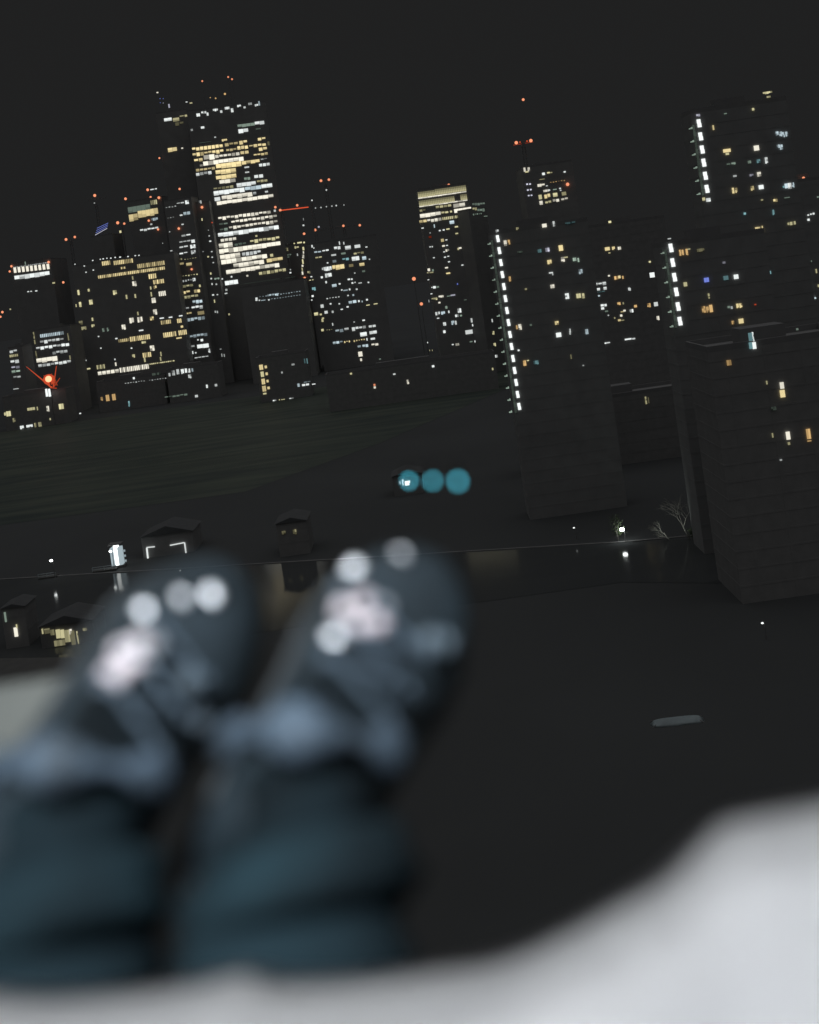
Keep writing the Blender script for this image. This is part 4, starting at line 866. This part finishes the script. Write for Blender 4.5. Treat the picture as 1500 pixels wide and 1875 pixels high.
boot('R', None,
     [(648, 1042, .0105, .0), (733, 1018, .0085, .4), (878, 1082, .0030, .1), (626, 1082, .0045, .3), (612, 1168, .0095, .0), (810, 1180, .0032, .1)],
     [(630, 1116, .0095, .0085, 0, 'label'), (668, 1100, .0085, .008, 0, 'label'), (702, 1112, .0075, .007, 0, 'dull'), (656, 1148, .011, .009, 0, 'label'), (692, 1142, .0085, .008, 0, 'label'), (878, 1080, .010, .010, 0, 'dim'), (812, 1178, .011, .010, 0, 'dim'), (624, 1078, .009, .008, 0, 'dim')])  # glint pads; 'label' is the pale glint tone
boot('L', None,
     [(262, 1121, .0095, .25), (385, 1090, .0105, .0), (328, 1097, .009, .35), (350, 1250, .003, .1), (360, 1320, .003, .1)],
     [(224, 1192, .009, .008, 0, 'label'), (254, 1180, .0105, .008, 0, 'label'), (284, 1178, .0075, .007, 0, 'dull'), (238, 1214, .011, .009, 0, 'label'), (264, 1218, .0075, .007, 0, 'dull'), (206, 1240, .0115, .010, 0, 'label'), (350, 1248, .010, .009, 0, 'dim'), (362, 1322, .010, .009, 0, 'dim')])  # glint pads; 'label' is the pale glint tone

# coat: pale hem over the lap, closed round the torso
edge = [(-330, 1770), (-150, 1795), (0, 1800), (100, 1815), (250, 1806), (380, 1786), (455, 1764), (505, 1782), (600, 1785), (700, 1776), (850, 1756), (960, 1727), (1050, 1682), (1150, 1627), (1220, 1582), (1268, 1532), (1310, 1494), (1365, 1477), (1430, 1468), (1500, 1455), (1620, 1440), (1780, 1470)]
Yh = lambda u: .67 - .04 * max(0, (u - 900) / 800)
front = []
nE = 64
for i in range(nE):
    tt = i / (nE - 1) * (len(edge) - 1); k = min(int(tt), len(edge) - 2); f = tt - k
    f2 = f
    u = edge[k][0] * (1 - f2) + edge[k+1][0] * f2; v = edge[k][1] * (1 - f2) + edge[k+1][1] * f2
    front.append((u, v))
for _ in range(3):
    front = [front[0]] + [((front[i-1][0] + 2*front[i][0] + front[i+1][0])/4, (front[i-1][1] + 2*front[i][1] + front[i+1][1])/4) for i in range(1, nE - 1)] + [front[-1]]
rows = []
hem = [at(u, v + 9 + 5 * min(1, max(0, (u - 500) / 400)), Yh(u)) for u, v in front]
back_targets = [(.0, 0.0), (.14, .012), (.30, .03), (.5, .05), (.72, .03), (.9, .06), (1.0, .12)]
# inner turned-under hem, hem edge, then front panel rows climbing to the chest
rows.append([p + Vector((0, -.07, -.045)) for p in hem])
rows.append([p + Vector((0, -.012, -.018)) for p in hem])
rows.append(hem)
chestY, chestZ = -.16, zz(-.12)
for j in range(1, 11):
    w = j / 10
    row = []
    for i, p in enumerate(hem):
        s = i / (nE - 1) * 2 - 1
        q = Vector((-.12 + s * .24, chestY - .07 * s * s, chestZ + .03 * (1 - s*s)))
        r = p.lerp(q, w)
        sag = math.sin(math.pi * w)
        r.z = p.z + (q.z - p.z) * w ** 2.4
        r.z += .004 * math.sin(i * .42 + j * .6) * (1 if j < 6 else .4) * sag
        row.append(r)
    rows.append(row)
for j in range(1, 5):   # shoulders to collar
    w = j / 4; row = []
    for i in range(nE):
        s = i / (nE - 1) * 2 - 1
        q = Vector((-.12 + s * (.24 - .15 * w), -.16 - .07*s*s - .12 * w, chestZ + .03 * (1 - s*s) + .2 * w))
        row.append(q)
    rows.append(row)
bm = loft(rows, closed=False)
bmesh.ops.solidify(bm, geom=bm.faces[:], thickness=.004)
coat = wlink('coat', bm, M['coat'])
# back of the coat and sleeves (behind the lens)
bk = []
for zc, w, y0 in ((-.55, .30, -.36), (-.4, .29, -.38), (-.2, .25, -.40), (0, .22, -.42), (.06, .12, -.38)):
    bk.append([Vector((-.12 + math.cos(a) * w, y0 + .16 + math.sin(a) * .17, zz(zc))) for a in [math.pi * (1 + k / 16) for k in range(17)]])
bb = loft(bk, closed=False); bmesh.ops.solidify(bb, geom=bb.faces[:], thickness=.006)
for v in bb.verts: v.co -= person.location
link('coat_back', bb, M['coat'], coat, True)
for sgn, pts_ in ((1, [(.04, -.28, zz(.02)), (.13, -.30, zz(-.24)), (.07, -.10, zz(-.40))]), (-1, [(-.29, -.28, zz(.02)), (-.38, -.32, zz(-.24)), (-.33, -.10, zz(-.40))])):
    P, Q = resample(pts_, [.075, .065, .05], 10)
    sb = loft(ringset(P, Q, 18, (1, 1), .05, 4))
    for v in sb.verts: v.co -= person.location
    link('sleeve', sb, M['coat'], coat, True)
hb = bmesh.new(); ball(hb, (-.12, -.33, zz(.22)), .135, 20, (1, 1.05, 1.2))
bmesh.ops.delete(hb, geom=[v for v in hb.verts if v.co.y > -.27 and v.co.z > zz(.12)], context='VERTS')
bmesh.ops.solidify(hb, geom=hb.faces[:], thickness=.006)
for v in hb.verts: v.co -= person.location
link('hood', hb, M['coat'], coat, True)

# ------------------------------------------------------------------ light
w = bpy.data.worlds.new('World'); S.world = w; w.use_nodes = True
nt = w.node_tree; bg = nt.nodes['Background']
tc = nt.nodes.new('ShaderNodeTexCoord'); sx = nt.nodes.new('ShaderNodeSeparateXYZ'); rp = nt.nodes.new('ShaderNodeValToRGB')
nt.links.new(tc.outputs['Generated'], sx.inputs[0]); nt.links.new(sx.outputs['Z'], rp.inputs['Fac'])
rp.color_ramp.elements[0].position = .36; rp.color_ramp.elements[0].color = (.0146, .0148, .0149, 1)
rp.color_ramp.elements[1].position = .80; rp.color_ramp.elements[1].color = (.205, .205, .21, 1)
# fill glow added to the sky behind the roof to lift the walls
mr = nt.nodes.new('ShaderNodeMapRange'); mr.inputs['From Min'].default_value = .30; mr.inputs['From Max'].default_value = -.9; mr.inputs['To Min'].default_value = 0; mr.inputs['To Max'].default_value = .028
nt.links.new(sx.outputs['Y'], mr.inputs['Value'])
va = nt.nodes.new('ShaderNodeVectorMath'); va.operation = 'ADD'
nt.links.new(rp.outputs['Color'], va.inputs[0]); nt.links.new(mr.outputs['Result'], va.inputs[1])
nt.links.new(va.outputs[0], bg.inputs['Color']); bg.inputs['Strength'].default_value = 1.0

ld = bpy.data.lights.new('roof_lamp', 'AREA'); ld.shape = 'DISK'; ld.size = .22; ld.energy = 255; ld.color = (.92, .965, 1.0)
lo = bpy.data.objects.new('roof_lamp', ld); C.objects.link(lo); lo.location = LAMP
lo.rotation_euler = (Vector((-.1, .75, zz(-.38))) - LAMP).to_track_quat('-Z', 'Y').to_euler()

# ----------------------------------------------------------------- camera
cd = bpy.data.cameras.new('camera'); cam = bpy.data.objects.new('camera', cd); C.objects.link(cam); S.camera = cam
cam.matrix_world = Matrix(((cT, sT, 0, 0), (0, 0, -1, 0), (-sT, cT, 0, H), (0, 0, 0, 1)))
cd.sensor_fit = 'VERTICAL'; cd.sensor_height = 36; cd.sensor_width = 28.8; cd.lens = F / 1875 * 36
cd.shift_x = (750 - U0) / 1875; cd.shift_y = -(937.5 - V0) / 1875
cd.clip_start = .02; cd.clip_end = 9000
cd.dof.use_dof = True; cd.dof.focus_distance = 600; cd.dof.aperture_fstop = cd.lens / 28.0; cd.dof.aperture_blades = 0

S.view_settings.view_transform = 'Standard'; S.view_settings.look = 'None'; S.view_settings.exposure = 0; S.view_settings.gamma = 1
S.render.engine = 'CYCLES'
S.cycles.use_denoising = True
try:
    S.cycles.denoiser = 'OPENIMAGEDENOISE'
except Exception: pass
S.cycles.max_bounces = 6; S.cycles.sample_clamp_indirect = 4.0
